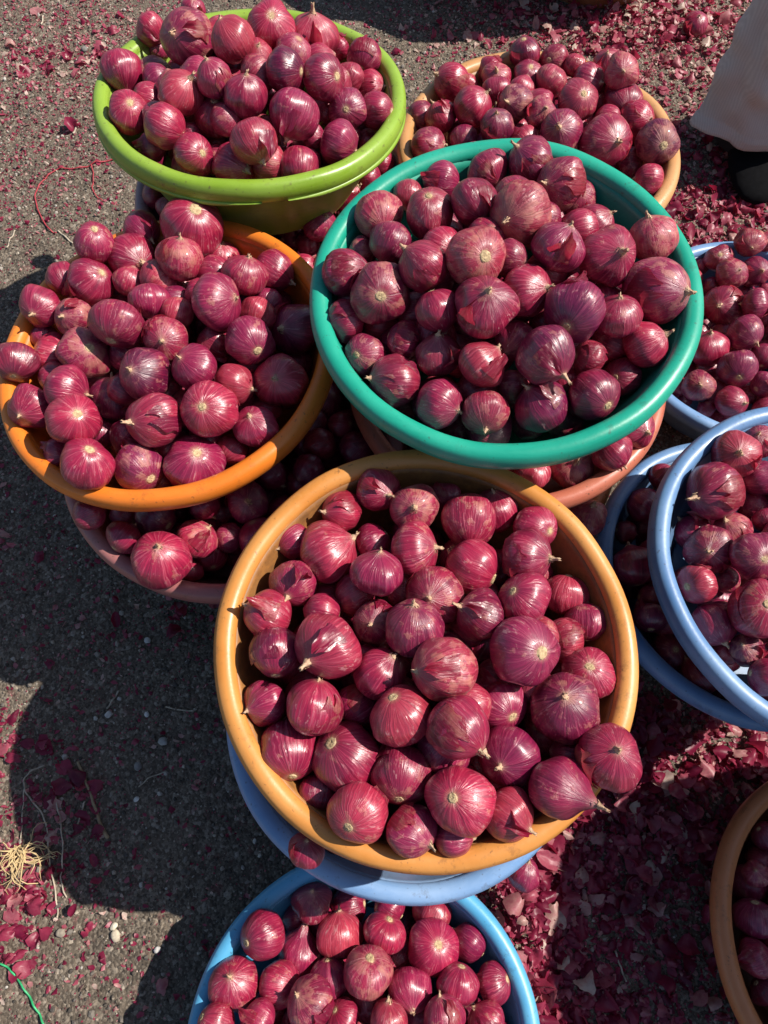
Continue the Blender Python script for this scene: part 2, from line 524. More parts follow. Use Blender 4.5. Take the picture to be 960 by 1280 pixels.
# ---------------------------------------------------------------- onion meshes
def onion_mesh(seed, peak=0.10, flat=0.92, pw=0.20, seg=44, ring=26):
    rnd = random.Random(seed)
    ph = [rnd.uniform(0, 6.28) for _ in range(6)]
    am = [rnd.uniform(0.012, 0.060) for _ in range(3)]
    asym = rnd.uniform(-0.06, 0.035)
    no = rnd.uniform(0, 90)
    sq = rnd.uniform(.86, 1.04)
    V, F = [], []
    for j in range(ring + 1):
        th = math.pi * j / ring
        for i in range(seg):
            a = 2 * math.pi * i / seg
            s, c = math.sin(th), math.cos(th)
            r = s * (1 + am[0] * math.sin(2 * a + ph[0]) + am[1] * math.sin(3 * a + ph[1]) * s + 0.5 * am[2] * math.sin(5 * a + ph[2]))
            r *= 1 + 0.006 * math.sin(13 * a + ph[3]) + 0.004 * math.sin(21 * a + ph[4])
            r *= 1.0 - asym * c
            r *= 1 + 0.085 * mn.noise(Vector((s * math.cos(a) * 1.6 + no, s * math.sin(a) * 1.6, c * 1.6)))
            r = s * (r / max(s, 1e-6)) if sq > 1 else r * (1 + (1 - sq) * .35 * s * s * (1 - s * s) * 4 * .5)
            z = c * flat * (1 + 0.05 * mn.noise(Vector((math.cos(a) * s * 1.3, math.sin(a) * s * 1.3, no))))
            if c > 0:
                z += peak * math.exp(-(s / pw) ** 1.6) + 0.35 * peak * math.exp(-(s / (pw * 2.0)) ** 2)
            else:
                z += 0.045 * math.exp(-(s / 0.20) ** 2)
            V.append((r * math.cos(a), r * math.sin(a), z))
    for j in range(ring):
        for i in range(seg):
            k = (i + 1) % seg
            F.append((j * seg + i, (j + 1) * seg + i, (j + 1) * seg + k, j * seg + k))
    return mesh("onion", V, F)


def neck_mesh(seed, zt, ln=0.24, r0=0.13):
    rnd = random.Random(seed)
    seg, rings = 14, 7
    V, F = [], []
    bx, by = rnd.uniform(-.1, .1), rnd.uniform(-.1, .1)
    fr = [rnd.uniform(-0.05, 0.10) for _ in range(seg)]
    for j in range(rings):
        t = j / (rings - 1)
        rr = r0 * (1.25 - 0.75 * min(t * 1.7, 1)) * (1 + 0.15 * max(0, t - 0.7) * 3)
        for i in range(seg):
            a = 2 * math.pi * i / seg + t * 0.5
            q = rr * (1 + 0.22 * math.sin(i * 2.7 + seed) + rnd.uniform(-.08, .08))
            V.append((q * math.cos(a) + bx * t * t, q * math.sin(a) + by * t * t, zt - 0.03 + ln * t + (fr[i] * t if j == rings - 1 else 0)))
    for j in range(rings - 1):
        for i in range(seg):
            k = (i + 1) % seg
            F.append((j * seg + i, j * seg + k, (j + 1) * seg + k, (j + 1) * seg + i))
    V.append((bx, by, zt + ln * 0.75))
    c = len(V) - 1
    for i in range(seg):
        F.append(((rings - 1) * seg + i, (rings - 1) * seg + (i + 1) % seg, c))
    for k in range(rnd.choice([1, 2, 3, 4])):          # dry shards of skin round the neck
        a = rnd.uniform(0, 6.28)
        wd = rnd.uniform(.25, .6)
        hh = rnd.uniform(.05, .18) + ln * .3
        out = rnd.uniform(-.04, .10)
        b0 = len(V)
        for j in range(5):
            t = j / 4
            for q in range(4):
                aa = a + (q - 1.5) / 3 * wd * (1 - .75 * t * t) + .12 * t
                rr = .27 - .14 * t + out * t * t + .015 * math.sin(q * 3 + j)
                V.append((rr * math.cos(aa) + bx * t, rr * math.sin(aa) + by * t, zt - .115 + .02 * (q % 2) * t + hh * t ** 1.2))
        for j in range(4):
            for q in range(3):
                F.append((b0 + j * 4 + q, b0 + j * 4 + q + 1, b0 + (j + 1) * 4 + q + 1, b0 + (j + 1) * 4 + q))
    return mesh("neck", V, F)


def root_mesh(seed, zb):
    rnd = random.Random(seed)
    V, F = [], []
    seg = 18
    prof = [(0.235, 0.030), (0.20, -0.008), (0.165, -0.030), (0.12, -0.020), (0.085, -0.034), (0.04, -0.022)]
    for (r, z) in prof:
        for i in range(seg):
            a = 2 * math.pi * i / seg
            q = r * (1 + rnd.uniform(-.12, .12))
            V.append((q * math.cos(a), q * math.sin(a), zb + z + rnd.uniform(-.012, .012)))
    for j in range(len(prof) - 1):
        for i in range(seg):
            k = (i + 1) % seg
            F.append((j * seg + i, j * seg + k, (j + 1) * seg + k, (j + 1) * seg + i))
    V.append((0, 0, zb - 0.02))
    c = len(V) - 1
    for i in range(seg):
        F.append(((len(prof) - 1) * seg + i, (len(prof) - 1) * seg + (i + 1) % seg, c))
    for _ in range(16):       # cut rootlets
        a = rnd.uniform(0, 6.28)
        r = rnd.uniform(0.02, 0.18)
        p = Vector((r * math.cos(a), r * math.sin(a), zb - 0.01))
        d = Vector((p.x * rnd.uniform(-.3, .7), p.y * rnd.uniform(-.3, .7), -rnd.uniform(0.02, 0.06)))
        s = Vector((-math.sin(a), math.cos(a), 0)) * 0.010
        u = d.normalized().cross(s).normalized() * 0.010
        b0 = len(V)
        V += [p + s, p - s * .5 + u, p - s * .5 - u, p + d]
        F += [(b0, b0 + 1, b0 + 3), (b0 + 1, b0 + 2, b0 + 3), (b0 + 2, b0, b0 + 3)]
    return mesh("root_plate", V, F)


def flap_mesh(seed, kind):
    """a torn sheet of skin: 'patch' lies close on the bulb, 'shard' rises past the neck, 'curl' stands off the side"""
    rnd = random.Random(seed)
    nu, nv = 14, 14
    V, F = [], []
    o = rnd.uniform(0, 50)
    lift, span, e0, rise = dict(patch=(.05, 1.5, -.55, 1.45), shard=(.42, .75, .15, 1.15), curl=(.75, .9, -.1, 1.0))[kind]
    for j in range(nv + 1):
        v = j / nv
        for i in range(nu + 1):
            u = i / nu
            e1 = mn.noise(Vector((u * 2.5 + o, 1.1, 1.3)))
            e2 = mn.noise(Vector((v * 3 + o, 2.1, 1.3 + (7 if u > .5 else 0))))
            az = (u - 0.5) * span * (1.05 - 0.65 * v * v + .35 * e2)
            el = e0 + v * rise * (0.85 + 0.45 * e1) - (u - .5) ** 2 * .9 * v
            rr = 1.022 + .014 * mn.noise(Vector((u * 6, v * 6, o))) + lift * max(0, v - .25) ** 1.7 * (1 + .6 * mn.noise(Vector((u * 2.2, v * 2, o))))
            rr += .22 * lift * math.sin(u * 5 + o) * v * v + (.03 * abs(u - .5) * 2 if kind == 'patch' else 0)
            V.append((rr * math.cos(el) * math.cos(az), rr * math.cos(el) * math.sin(az), rr * math.sin(el) * .95))
    for j in range(nv):
        for i in range(nu):
            a = j * (nu + 1) + i
            F.append((a, a + 1, a + nu + 2, a + nu + 1))
    return mesh("loose_skin", V, F)


BODY = []            # (mesh, top z, bottom z)
for i, (pk, fl, pw) in enumerate([(.05, .90, .16), (.06, .84, .17), (.10, .93, .16), (.04, .80, .17), (.07, .98, .17), (.15, .90, .20), (.05, .92, .16), (.11, .82, .19), (.04, .95, .17), (.08, .87, .17), (.46, .88, .24), (.05, .76, .17)]):
    me = onion_mesh(100 + i, pk, fl, pw)
    me.materials.append(M_ONION)
    BODY.append((me, fl + pk * 1.30, -(fl - 0.045)))
NECK = {}
ROOT = {}
for i, (me, zt, zb) in enumerate(BODY):
    NECK[i] = [neck_mesh(200 + i * 3 + k, zt, ln, r0) for k, (ln, r0) in enumerate([(0.10, 0.11), (0.20, 0.12), (0.34, 0.13)])]
    ROOT[i] = [root_mesh(300 + i * 2 + k, zb) for k in range(2)]
    for x in NECK[i]:
        x.materials.append(M_NECK)
    for x in ROOT[i]:
        x.materials.append(M_ROOT)
FLAPS = [flap_mesh(400 + k, kd) for k, kd in enumerate(['shard', 'patch', 'shard', 'curl', 'patch', 'shard', 'curl', 'patch'])]
for x in FLAPS:
    x.materials.append(M_FLAP)

# ---------------------------------------------------------------- onion positions
# Each line: centre and radius as seen, layer (0 top, 1 partly covered, 2 deep), end shown
# (R root, N neck, - none) with its offset on the bulb, tone, dryness, words for its look
DATA = {}
DATA['green'] = (100, 0, 2.2857, """
325 28 34 1 N 0 -.8 .7 .4 F|torn papery onion at the very back
203 83 44 0 N .7 .5 .75 .1 F|glossy bright red onion behind the largest one
225 140 32 2 - 0 0 .5 .2
307 110 76 0 N -.55 -.1 .35 .6 F|largest purplish onion, dark neck scar on its left
437 112 61 0 N -.6 -.75 .55 .2
546 74 68 0 R 0 -.45 .75 .3 |striped onion with a wide tan root disc, at the back
665 108 72 0 N 0 -.9 .7 .35 F|big onion with a pointed neck straight up, back right
735 135 36 1 - 0 0 .6 .2
505 165 52 1 N .1 -.6 .6 .3
585 200 61 0 R .92 0 .08 .0 |darkest purple glossy onion with a pale patch on its right
697 222 64 0 R .75 -.1 .4 .1
812 160 50 0 R -.2 .7 .45 .4 F
768 222 43 1 - 0 0 .55 .2
830 252 46 1 N .9 -.1 .75 .4 F
120 200 58 0 N .2 .9 .45 .1 |smooth dark crimson onion touching the left rim
210 228 60 1 R -.3 -.6 .25 .9 |dull greyish onion with a tan root scar
288 268 66 0 N .4 -.65 .75 .3
385 225 53 0 N -.4 -.8 .65 .2
475 275 62 0 N 0 -.85 .5 .15 |shiny onion with a stubby neck up, dead centre
390 335 60 1 R -.1 -.75 .25 .2
612 328 74 0 N -.3 .9 .5 .1 |large glossy onion low right of the centre
765 312 56 0 R -.1 0 .5 .3 |onion with its root disc facing out, right side
848 315 50 1 - 0 0 .5 .3
140 322 58 0 R .05 -.5 .75 .3
242 360 62 0 N .9 .3 .75 .4
320 395 46 1 - 0 0 .6 .3
325 440 56 0 R .5 -.1 .8 .3 F
497 405 70 0 N .4 .8 .4 .2
442 470 63 0 N .6 .2 .65 .4
628 476 58 0 N 0 .9 .6 .2
740 408 63 0 N .9 .4 .5 .2
665 390 36 2 - 0 0 .5 .2
520 478 46 2 - 0 0 .4 .2
205 420 42 1 - 0 0 .3 .2
820 400 28 2 - 0 0 .5 .2
""")
DATA['tan'] = (490, 30, 2.526, """
420 90 49 0 R -.1 -.85 .3 .0 |glossy dark onion with a cut white top, highest at the back
310 150 46 1 - 0 0 .55 .2
330 172 48 1 N 0 -.5 .8 .6
330 210 45 0 N 0 .8 .55 .2
430 165 47 0 R .2 -.6 .6 .4
512 112 45 1 R -.4 0 .4 .6
503 182 49 0 R -.5 .6 .55 .4
620 180 54 0 N .8 .2 .5 .1
575 132 36 1 - 0 0 .8 .1 F|small onion with a red skin flap standing upright
680 125 46 1 N 0 -.6 .6 .4 F
725 150 53 0 N .1 0 .8 .9 |onion with a bleached white patch near the right rim
715 205 45 1 - 0 0 .4 .2
187 182 59 0 N -.8 -.4 .75 .1 F|bright onion with a tall red skin flap on its left
155 295 53 0 N -.5 -.8 .7 .2 F
255 262 62 0 N .7 -.6 .65 .3
240 190 32 2 - 0 0 .4 .2
115 386 58 0 N .9 0 .35 .3
215 356 46 1 N .9 -.1 .5 .5
330 322 53 0 N 0 -.7 .35 .6
388 250 56 0 N -.4 -.1 .3 .9 F
472 282 50 0 N .3 -.3 .6 1. F|onion covered in white flaking skin, middle of the heap
587 243 64 0 R .35 -.35 .35 .4 |round onion with a small tan root disc, middle of the heap
535 340 66 0 N -.1 -.2 .5 .4
415 378 50 1 - 0 0 .65 .2
290 380 40 1 - 0 0 .6 .2
670 370 82 0 N .5 .1 .55 .5 F|largest onion, brick red skin torn open
730 245 59 0 N .2 .4 .5 .4
770 300 56 0 N .8 .1 .75 .1 F
838 374 68 0 R .3 .2 .2 .9 |dark onion with a mottled whitish patch beside the right rim
750 440 50 1 - 0 0 .3 .7
810 490 49 0 N -.9 -.2 .75 .5
780 340 38 2 - 0 0 .5 .2
400 330 34 2 - 0 0 .4 .2
90 290 46 2 - 0 0 .4 .2
660 250 40 2 - 0 0 .5 .2
610 400 38 2 - 0 0 .5 .2
""")
DATA['teal'] = (380, 170, 1.92, """
545 60 57 0 N -.6 -.6 .4 .3 F|onion with loose papery skin propped on the back rim
330 108 46 0 - 0 0 .65 .0
440 84 49 0 N .6 .6 .45 .3 F
250 142 38 1 - 0 0 .35 .2
180 192 58 0 N .2 .4 .65 .9 |onion with a tan scarred patch near the back left rim
302 188 61 0 R -.05 -.7 .45 .3
407 158 58 0 N .4 .7 .35 .2
520 186 73 0 N -.5 .2 .25 .9 |large onion with a golden tan patch on its top
615 116 61 0 N -.6 -.1 .4 .7 F
655 152 46 1 N .3 -.3 .5 .5 F
700 212 50 1 N .8 -.5 .5 .2 F|onion under a big curled red shell of skin, back right
838 246 58 0 N -.2 -.9 .75 1. |straw-coloured dry onion near the right rim
208 256 53 1 - 0 0 .2 .4
140 280 40 1 - 0 0 .4 1.
100 330 58 0 N .9 -.2 .45 .3 F
287 312 62 0 N -.7 -.65 .5 .2 F
183 378 73 0 R .03 .1 .25 .6 |large flat dark onion with its root disc facing out
412 290 73 0 R .35 0 .6 .8 |brown striped onion left of the centre top
345 245 44 2 - 0 0 .4 .3
610 268 66 0 N .5 -.8 .5 .2 F|tall shiny onion with skin wisps at its top
728 288 69 0 N .5 -.1 .55 .4
535 372 65 0 N .8 -.1 .55 .2
435 410 76 0 N .1 -.5 .4 .3 |largest glossy onion at the centre
320 418 54 0 - 0 0 .6 .2
650 420 74 0 R -.3 .55 .2 .2 |wide dark plum onion just right of the centre
753 432 59 0 N .1 -.85 .4 .3
845 370 80 0 N .8 .1 .55 .7 F|huge torn onion against the right rim
820 500 56 0 N .9 -.4 .75 .1 |rosy onion with a pointed neck aimed right
100 445 51 0 N -.9 .2 .35 .3 F
148 525 50 0 R -.5 0 .45 .8
240 490 46 1 - 0 0 .3 .2
322 525 55 1 N 0 -.8 .2 .3 F
425 547 62 0 N .8 -.7 .35 .2
505 490 50 2 - 0 0 .3 .2
580 525 71 0 N .6 .7 .25 .4
683 533 45 1 - 0 0 .4 .2
765 578 46 1 R -.4 0 .5 .4
695 620 61 0 R .6 .5 .4 .3
570 648 68 0 N -.5 -.7 .35 .1 |smooth onion with a neck stub up-left, front by the rim
435 665 59 0 N 0 .8 .45 .6
325 642 59 0 N .8 .3 .5 .1
217 588 66 0 N -.9 -.1 .35 .2 F
500 600 40 2 - 0 0 .3 .2
500 290 36 2 - 0 0 .4 .2
630 590 36 2 - 0 0 .3 .2
""")
DATA['orange'] = (0, 240, 2.2857, """
270 145 57 0 R 0 -.7 .8 .4 |striped pink onion with tan root tuft up, behind the back rim
405 106 52 1 N .5 .5 .65 .2
550 100 88 0 R .1 -.6 .6 .2 |largest plum onion at the back of the heap
378 192 70 0 N .4 .1 .45 .3
515 190 66 0 N 0 -.85 .85 .8 |pale dusty pink onion next to the largest one
635 190 53 1 N 0 -.8 .75 .3
700 238 65 0 N .2 -.9 .6 .5
783 225 59 0 N .8 .5 .55 .2
180 245 46 1 - 0 0 .6 .3
260 258 67 0 R .5 -.5 .5 .1 |glossy onion with a tan root disc up-right, back left
118 328 59 0 N -.4 .4 .5 .3
212 358 55 0 N -.6 0 .6 1. |onion mottled with cream peeled patches
335 378 80 0 R -.3 .8 .45 .4 O
350 295 36 2 - 0 0 .6 .2
425 310 60 0 - 0 0 .55 .2
505 325 56 1 - 0 0 .3 .2
618 313 82 0 N .8 -.2 .55 .4 O|big barrel-shaped striped onion lying right of the centre top
735 350 56 1 - 0 0 .65 .2
845 390 76 1 N -.5 0 .25 .3 F|dark shaded onion by the right rim
715 425 71 0 R .35 .45 .6 .3 |onion with a shaggy tan root end, right of the centre
610 430 56 1 - 0 0 .4 .2
475 420 66 0 N -.2 .1 .6 .6 F
360 465 50 1 - 0 0 .6 .2
240 460 73 0 R .25 -.25 .6 .8 |onion with whitish skin round its root, left of the centre
150 465 58 1 - 0 0 .75 .3
126 415 40 1 - 0 0 .55 .2
45 487 63 0 R -.1 .75 .1 .3 X|dark purple onion with fibrous roots hanging over the left rim
415 520 74 0 N -.5 -.1 .1 .6 |dark plum onion with a tan streak, centre
555 500 67 0 N -.7 -.4 .4 .2
670 550 62 0 N .8 .2 .45 .3
800 540 76 0 N -.2 -.1 .75 .1 F|vivid red onion wrapped in torn skin near the right rim
190 565 72 0 N .9 .2 .65 .3 O
320 590 62 1 N 0 -.8 .2 .3 F
90 615 67 0 N -.5 .4 .5 .1
210 652 74 0 R .15 -.25 .75 .2 |glossy magenta onion with root end up, front left
440 652 79 0 N -.8 .1 .6 .3 |onion with a cream cut neck pointing left, front middle
600 622 83 0 R -.3 -.1 .8 .2 |big pink striped onion with root end up, front right
730 670 63 0 N -.3 -.5 .6 .3
760 622 46 2 - 0 0 .6 .2
248 777 77 0 R .1 -.6 .65 .1 |onion with a flat tan root disc, lowest by the front rim
398 787 73 0 R .5 .5 .4 .8 |scuffed purple and silver onion by the front rim
555 775 83 0 R .1 -.4 .7 .3 F|onion with a skin wisp above its root, on the front rim
665 740 46 1 - 0 0 .5 .2
165 745 42 1 - 0 0 .65 .2
365 700 52 2 - 0 0 .4 .2
290 690 46 2 - 0 0 .4 .2
850 490 44 2 - 0 0 .3 .2
""")
DATA['yellow'] = (260, 560, 1.7455, """
371 91 50 0 N .5 .25 .6 .1 |onion with a small white neck stub, furthest back
450 130 55 0 N 0 0 .55 .9 |onion with a golden tan crown facing out, back of the heap
290 140 47 0 N -.8 0 .75 .2
187 203 40 1 N -.8 .4 .6 .2
262 230 69 0 N .8 -.5 .65 .1 |big smooth rosy onion, back left
360 206 43 1 - 0 0 .6 .2
370 273 58 0 N .1 -.85 .55 .1
450 222 61 0 N .9 -.1 .5 .4 O
515 107 37 1 - 0 0 .75 .3
570 158 63 0 N 0 .9 .55 .6
628 136 51 1 N -.1 -.8 .75 .3
715 172 50 0 R .7 .2 .7 .2
695 235 63 0 N .9 .1 .5 .2 F
577 258 64 0 - 0 0 .7 .1 |smooth bright pink-red onion, upper middle
188 295 52 0 N -.3 .6 .7 .6 F
130 364 56 0 N -.9 -.4 .6 .1 F
150 447 58 0 - 0 0 .25 .0 |violet glossy onion at the left, half in shade
260 434 74 0 N -.6 .45 .6 .2 F|big onion with a torn pink neck at lower left
495 322 63 0 N -.2 .1 .55 .6 F|onion with white torn scraps on its face
595 366 58 0 N -.8 -.35 .2 .4 |dark plum onion with its neck to the left
690 330 57 0 R -.5 -.35 .65 .3
780 320 49 1 - 0 0 .65 .1
825 380 46 1 - 0 0 .6 .4
450 393 66 0 N 0 -.75 .35 .5 |matt dark onion with a blunt neck, centre of the heap
365 380 49 1 N -.2 .1 .3 .9 F
375 492 60 0 N .5 -.6 .55 .1
515 482 71 0 N -.8 .1 .6 .7 F|onion with peeling white skin below the centre
690 442 77 0 R .6 .05 .45 .4 |large onion with an oval tan root scar at its right
775 420 51 1 - 0 0 .6 .4
830 490 57 0 R .05 -.25 .75 .6 |pale streaked onion with root end up, by the right wall
780 567 77 0 N 0 -.3 .15 .6 |largest dark purple onion at the right
640 560 58 0 R .5 .5 .6 .2 F
545 610 70 0 N .8 .7 .55 .3 F|onion with a long hanging skin ribbon on its right
422 584 68 0 R -.3 -.65 .5 .1 |round wine-red onion left of the centre
325 560 44 1 - 0 0 .7 .0
230 565 64 0 N .2 -.9 .65 .2 |onion with its pointed neck up, left side
125 556 50 0 N -.8 .3 .65 .1
178 657 65 0 R .1 .9 .6 .1
303 675 75 0 R -.5 -.45 .5 .1 |biggest glossy onion of the front left, tan root scar
422 712 67 0 R -.1 .85 .4 .5
328 795 67 0 R -.35 .5 .75 .3 |striped pink onion with its root end down, front left
445 835 58 0 N .7 .5 .6 .6 F|crumpled papery onion at the front rim
552 768 74 0 R -.25 -.05 .95 .3 |pale pink onion with its root disc facing the camera
655 672 66 0 N -.3 .4 .4 .2 |shiny onion with a coiled white neck stub, front right
655 800 59 0 N .8 .5 .55 .2 F
765 740 68 0 N .8 .3 .45 .3 P|onion with a long tapering neck laid over the rim
875 673 70 0 N .25 -.2 .6 .1 X|onion perched on the right rim, dark neck scar facing out
535 852 42 1 - 0 0 .6 .2
240 752 46 1 - 0 0 .4 .2
730 622 46 2 - 0 0 .6 .1
260 335 52 2 - 0 0 .4 .2
320 320 46 2 - 0 0 .5 .2
790 668 46 2 - 0 0 .4 .2
622 500 42 2 - 0 0 .4 .2
590 690 40 2 - 0 0 .4 .2
""")
DATA['lb'] = (220, 1030, 2.0, """
217 277 59 0 R -.8 .3 .6 .0 |smooth glossy onion at the left wall, half shaded
340 196 51 0 N 0 -.5 .35 .3
305 236 38 2 - 0 0 .3 .2
307 322 53 0 N .2 -.85 .6 .1 P
408 277 60 0 N 0 -.9 .7 .3
430 206 46 1 - 0 0 .3 .2
522 272 53 0 R .3 -.75 .7 .1
535 208 42 1 - 0 0 .5 .2
640 222 50 1 - 0 0 .6 .2
643 308 66 0 R .25 -.1 .8 .2 |striped pink onion with root end facing the camera
733 295 47 0 - 0 0 .45 .1
145 400 63 0 N -.15 -.25 .75 .5 |large rosy onion with a small neck scar, left wall
258 400 55 0 N .8 .2 .65 .4
385 385 53 1 - 0 0 .5 .2
480 370 64 0 R .1 -.6 .55 .7 |dusty oval onion with its root end up, middle
585 415 56 0 N .1 .8 .6 .1
705 400 53 0 R .2 -.85 .65 .1
795 398 49 0 - 0 0 .55 .1 O
335 445 61 0 N -.6 -.3 .45 .8 F|onion wrapped in brown torn paper skin
100 497 46 0 - 0 0 .5 .2
205 492 50 0 - 0 0 .6 .2
415 482 44 1 - 0 0 .65 .2
475 447 46 1 - 0 0 .5 .2
530 494 50 0 N 0 -.8 .6 .2 F
670 484 52 0 N -.2 -.8 .5 .3 F
775 492 50 0 - 0 0 .6 .3
600 484 34 2 - 0 0 .5 .2
""")
DATA['A'] = (830, 270, 4.74, """
510 155 86 0 N .1 .4 .45 .6 |onion with a pale flaked spot, highest at the back
612 150 62 1 N 0 0 .6 .7
325 252 80 0 R .1 -.3 .5 .7 |onion with its tan root end up, near the back rim
400 342 92 0 N .5 -.2 .3 .6
540 330 88 0 N .4 0 .3 .4
280 425 64 1 - 0 0 .65 .2
350 530 115 0 N -.2 0 .35 .5 |largest onion, ragged hole in its skin
540 522 88 0 - 0 0 .6 .1
480 695 104 0 N .6 .6 .45 .5
265 785 112 0 N .1 -.8 .6 .1 |glossy crimson onion touching the teal rim
435 905 118 0 R .1 .6 .3 .4 O
205 1005 94 0 N .1 0 .35 .8
400 1100 92 0 N .75 .15 .5 .3 |onion with a cream neck stub pointing right, front
250 1145 60 1 - 0 0 .4 .3
590 830 86 1 - 0 0 .35 .3
590 1000 80 1 - 0 0 .35 .3
80 1010 60 1 - 0 0 .6 .2
215 300 46 1 - 0 0 .6 .2
605 450 54 1 - 0 0 .4 .2
120 1080 50 2 - 0 0 .4 .2
500 1060 46 2 - 0 0 .3 .2
600 620 62 2 - 0 0 .3 .2
""")
DATA['C'] = (740, 480, 2.977, """
535 262 88 0 N .15 -.05 .45 .3 |onion with its neck scar facing out, at the back
620 215 62 1 N 0 -.5 .5 .6 F
455 400 104 0 N -.6 .2 .35 .5 |largest onion with a split brown skin
372 545 72 1 N -.7 -.7 .8 .1 F|bright pink onion with a skin flap over the rim
520 545 70 1 N -.3 -.5 .6 .8 F
435 616 90 0 N 0 .1 .2 .6 O|dark oblong onion with white scuffs
625 350 70 1 - 0 0 .4 .2
612 640 93 0 R .4 .15 .4 .4
390 745 74 0 R -.6 .2 .75 .3 |pink striped onion with root end left, by the left wall
450 895 84 0 N .5 .8 .6 .2 
622 840 104 0 R .3 -.2 .6 .4 |big round onion with its root disc facing out
575 990 62 1 N -.2 -.3 .1 .8 F|grey-blue papery onion in the shade
650 1090 72 0 - 0 0 .45 .2
500 1000 36 2 - 0 0 .5 .6
600 450 60 2 - 0 0 .4 .2
650 505 52 1 - 0 0 .4 .2
500 730 52 2 - 0 0 .3 .2
""")
DATA['B'] = (740, 480, 2.977, """
265 345 52 0 - 0 0 .4 .3
195 450 66 0 - 0 0 .4 .2
155 680 90 0 - 0 0 .4 .2
215 870 66 0 - 0 0 .3 .2
290 1000 74 0 R .3 -.2 .35 .4
400 1090 76 0 - 0 0 .35 .2
125 550 42 1 - 0 0 .3 .2
225 620 52 1 - 0 0 .4 .2
470 1130 52 1 - 0 0 .3 .2
""")
DATA['red'] = (380, 490, 2.0, """
572 200 46 0 N .3 -.8 .7 .2 
672 190 56 0 N .2 -.3 .4 .9 |onion with a silvery papery crown
770 150 52 0 - 0 0 .5 .1
828 92 50 0 N .6 .2 .6 .3 F|onion in torn magenta skin against the wall
735 127 38 1 - 0 0 .4 .2
500 177 30 1 - 0 0 .3 .2
""")
DATA['pink'] = (80, 560, 2.4, """
290 335 87 0 N -.1 -.45 .85 .3 |sunlit pink striped onion with its neck up
400 272 64 0 N .6 -.6 .7 .6 |sunlit streaky onion with a pale neck pointing right
180 270 56 0 - 0 0 .45 .1
275 205 62 0 - 0 0 .3 .3
425 176 50 0 - 0 0 .5 .1
550 160 64 0 N 0 0 .3 .4
510 272 52 1 N .2 -.6 .4 .5 F
440 322 52 1 - 0 0 .6 .2
380 366 38 1 - 0 0 .6 .2
75 200 50 1 - 0 0 .3 .2
620 80 50 1 - 0 0 .3 .2
240 285 42 2 - 0 0 .4 .2
""")
DATA['mauve'] = (160, 180, 2.667, """
845 60 46 0 - 0 0 .6 .2
803 112 46 0 - 0 0 .6 .2
730 176 50 0 N .7 -.6 .7 .2
640 268 58 0 N .4 -.5 .6 .3
600 330 46 1 - 0 0 .4 .2
85 172 42 0 - 0 0 .35 .2
132 215 40 0 - 0 0 .4 .2
540 300 46 1 - 0 0 .3 .2
690 330 40 1 - 0 0 .5 .2
""")
DATA['brown'] = (600, 880, 2.667, """
920 566 44 0 N 0 -.2 .5 .8
915 715 70 0 - 0 0 .5 .2
922 850 63 0 - 0 0 .5 .2
950 440 44 1 - 0 0 .4 .2
945 955 46 1 - 0 0 .3 .2
""")
DATA['bu'] = (260, 820, 3.4286, """
424 830 80 0 N 0 -.5 .5 .1 F
""")

EYE = Vector((0, 0, CAMH))
ONIONS = []          # dicts for the named onions
DEEP = []            # (centre, radius) of the anonymous layer


def tub_frame(k):
    t = TUBS[k]
    n = Vector((t[4][0], t[4][1], 1)).normalized()
    c = Vector((t[0], t[1], t[2] + CAMH))
    return t, n, c


def heap_z(k, ro):
    t = TUBS[k]
    q = ro / (t[3] - 0.03)
    return t[5] - (t[5] + t[6]) * min(q * q, 2.2) - 0.006


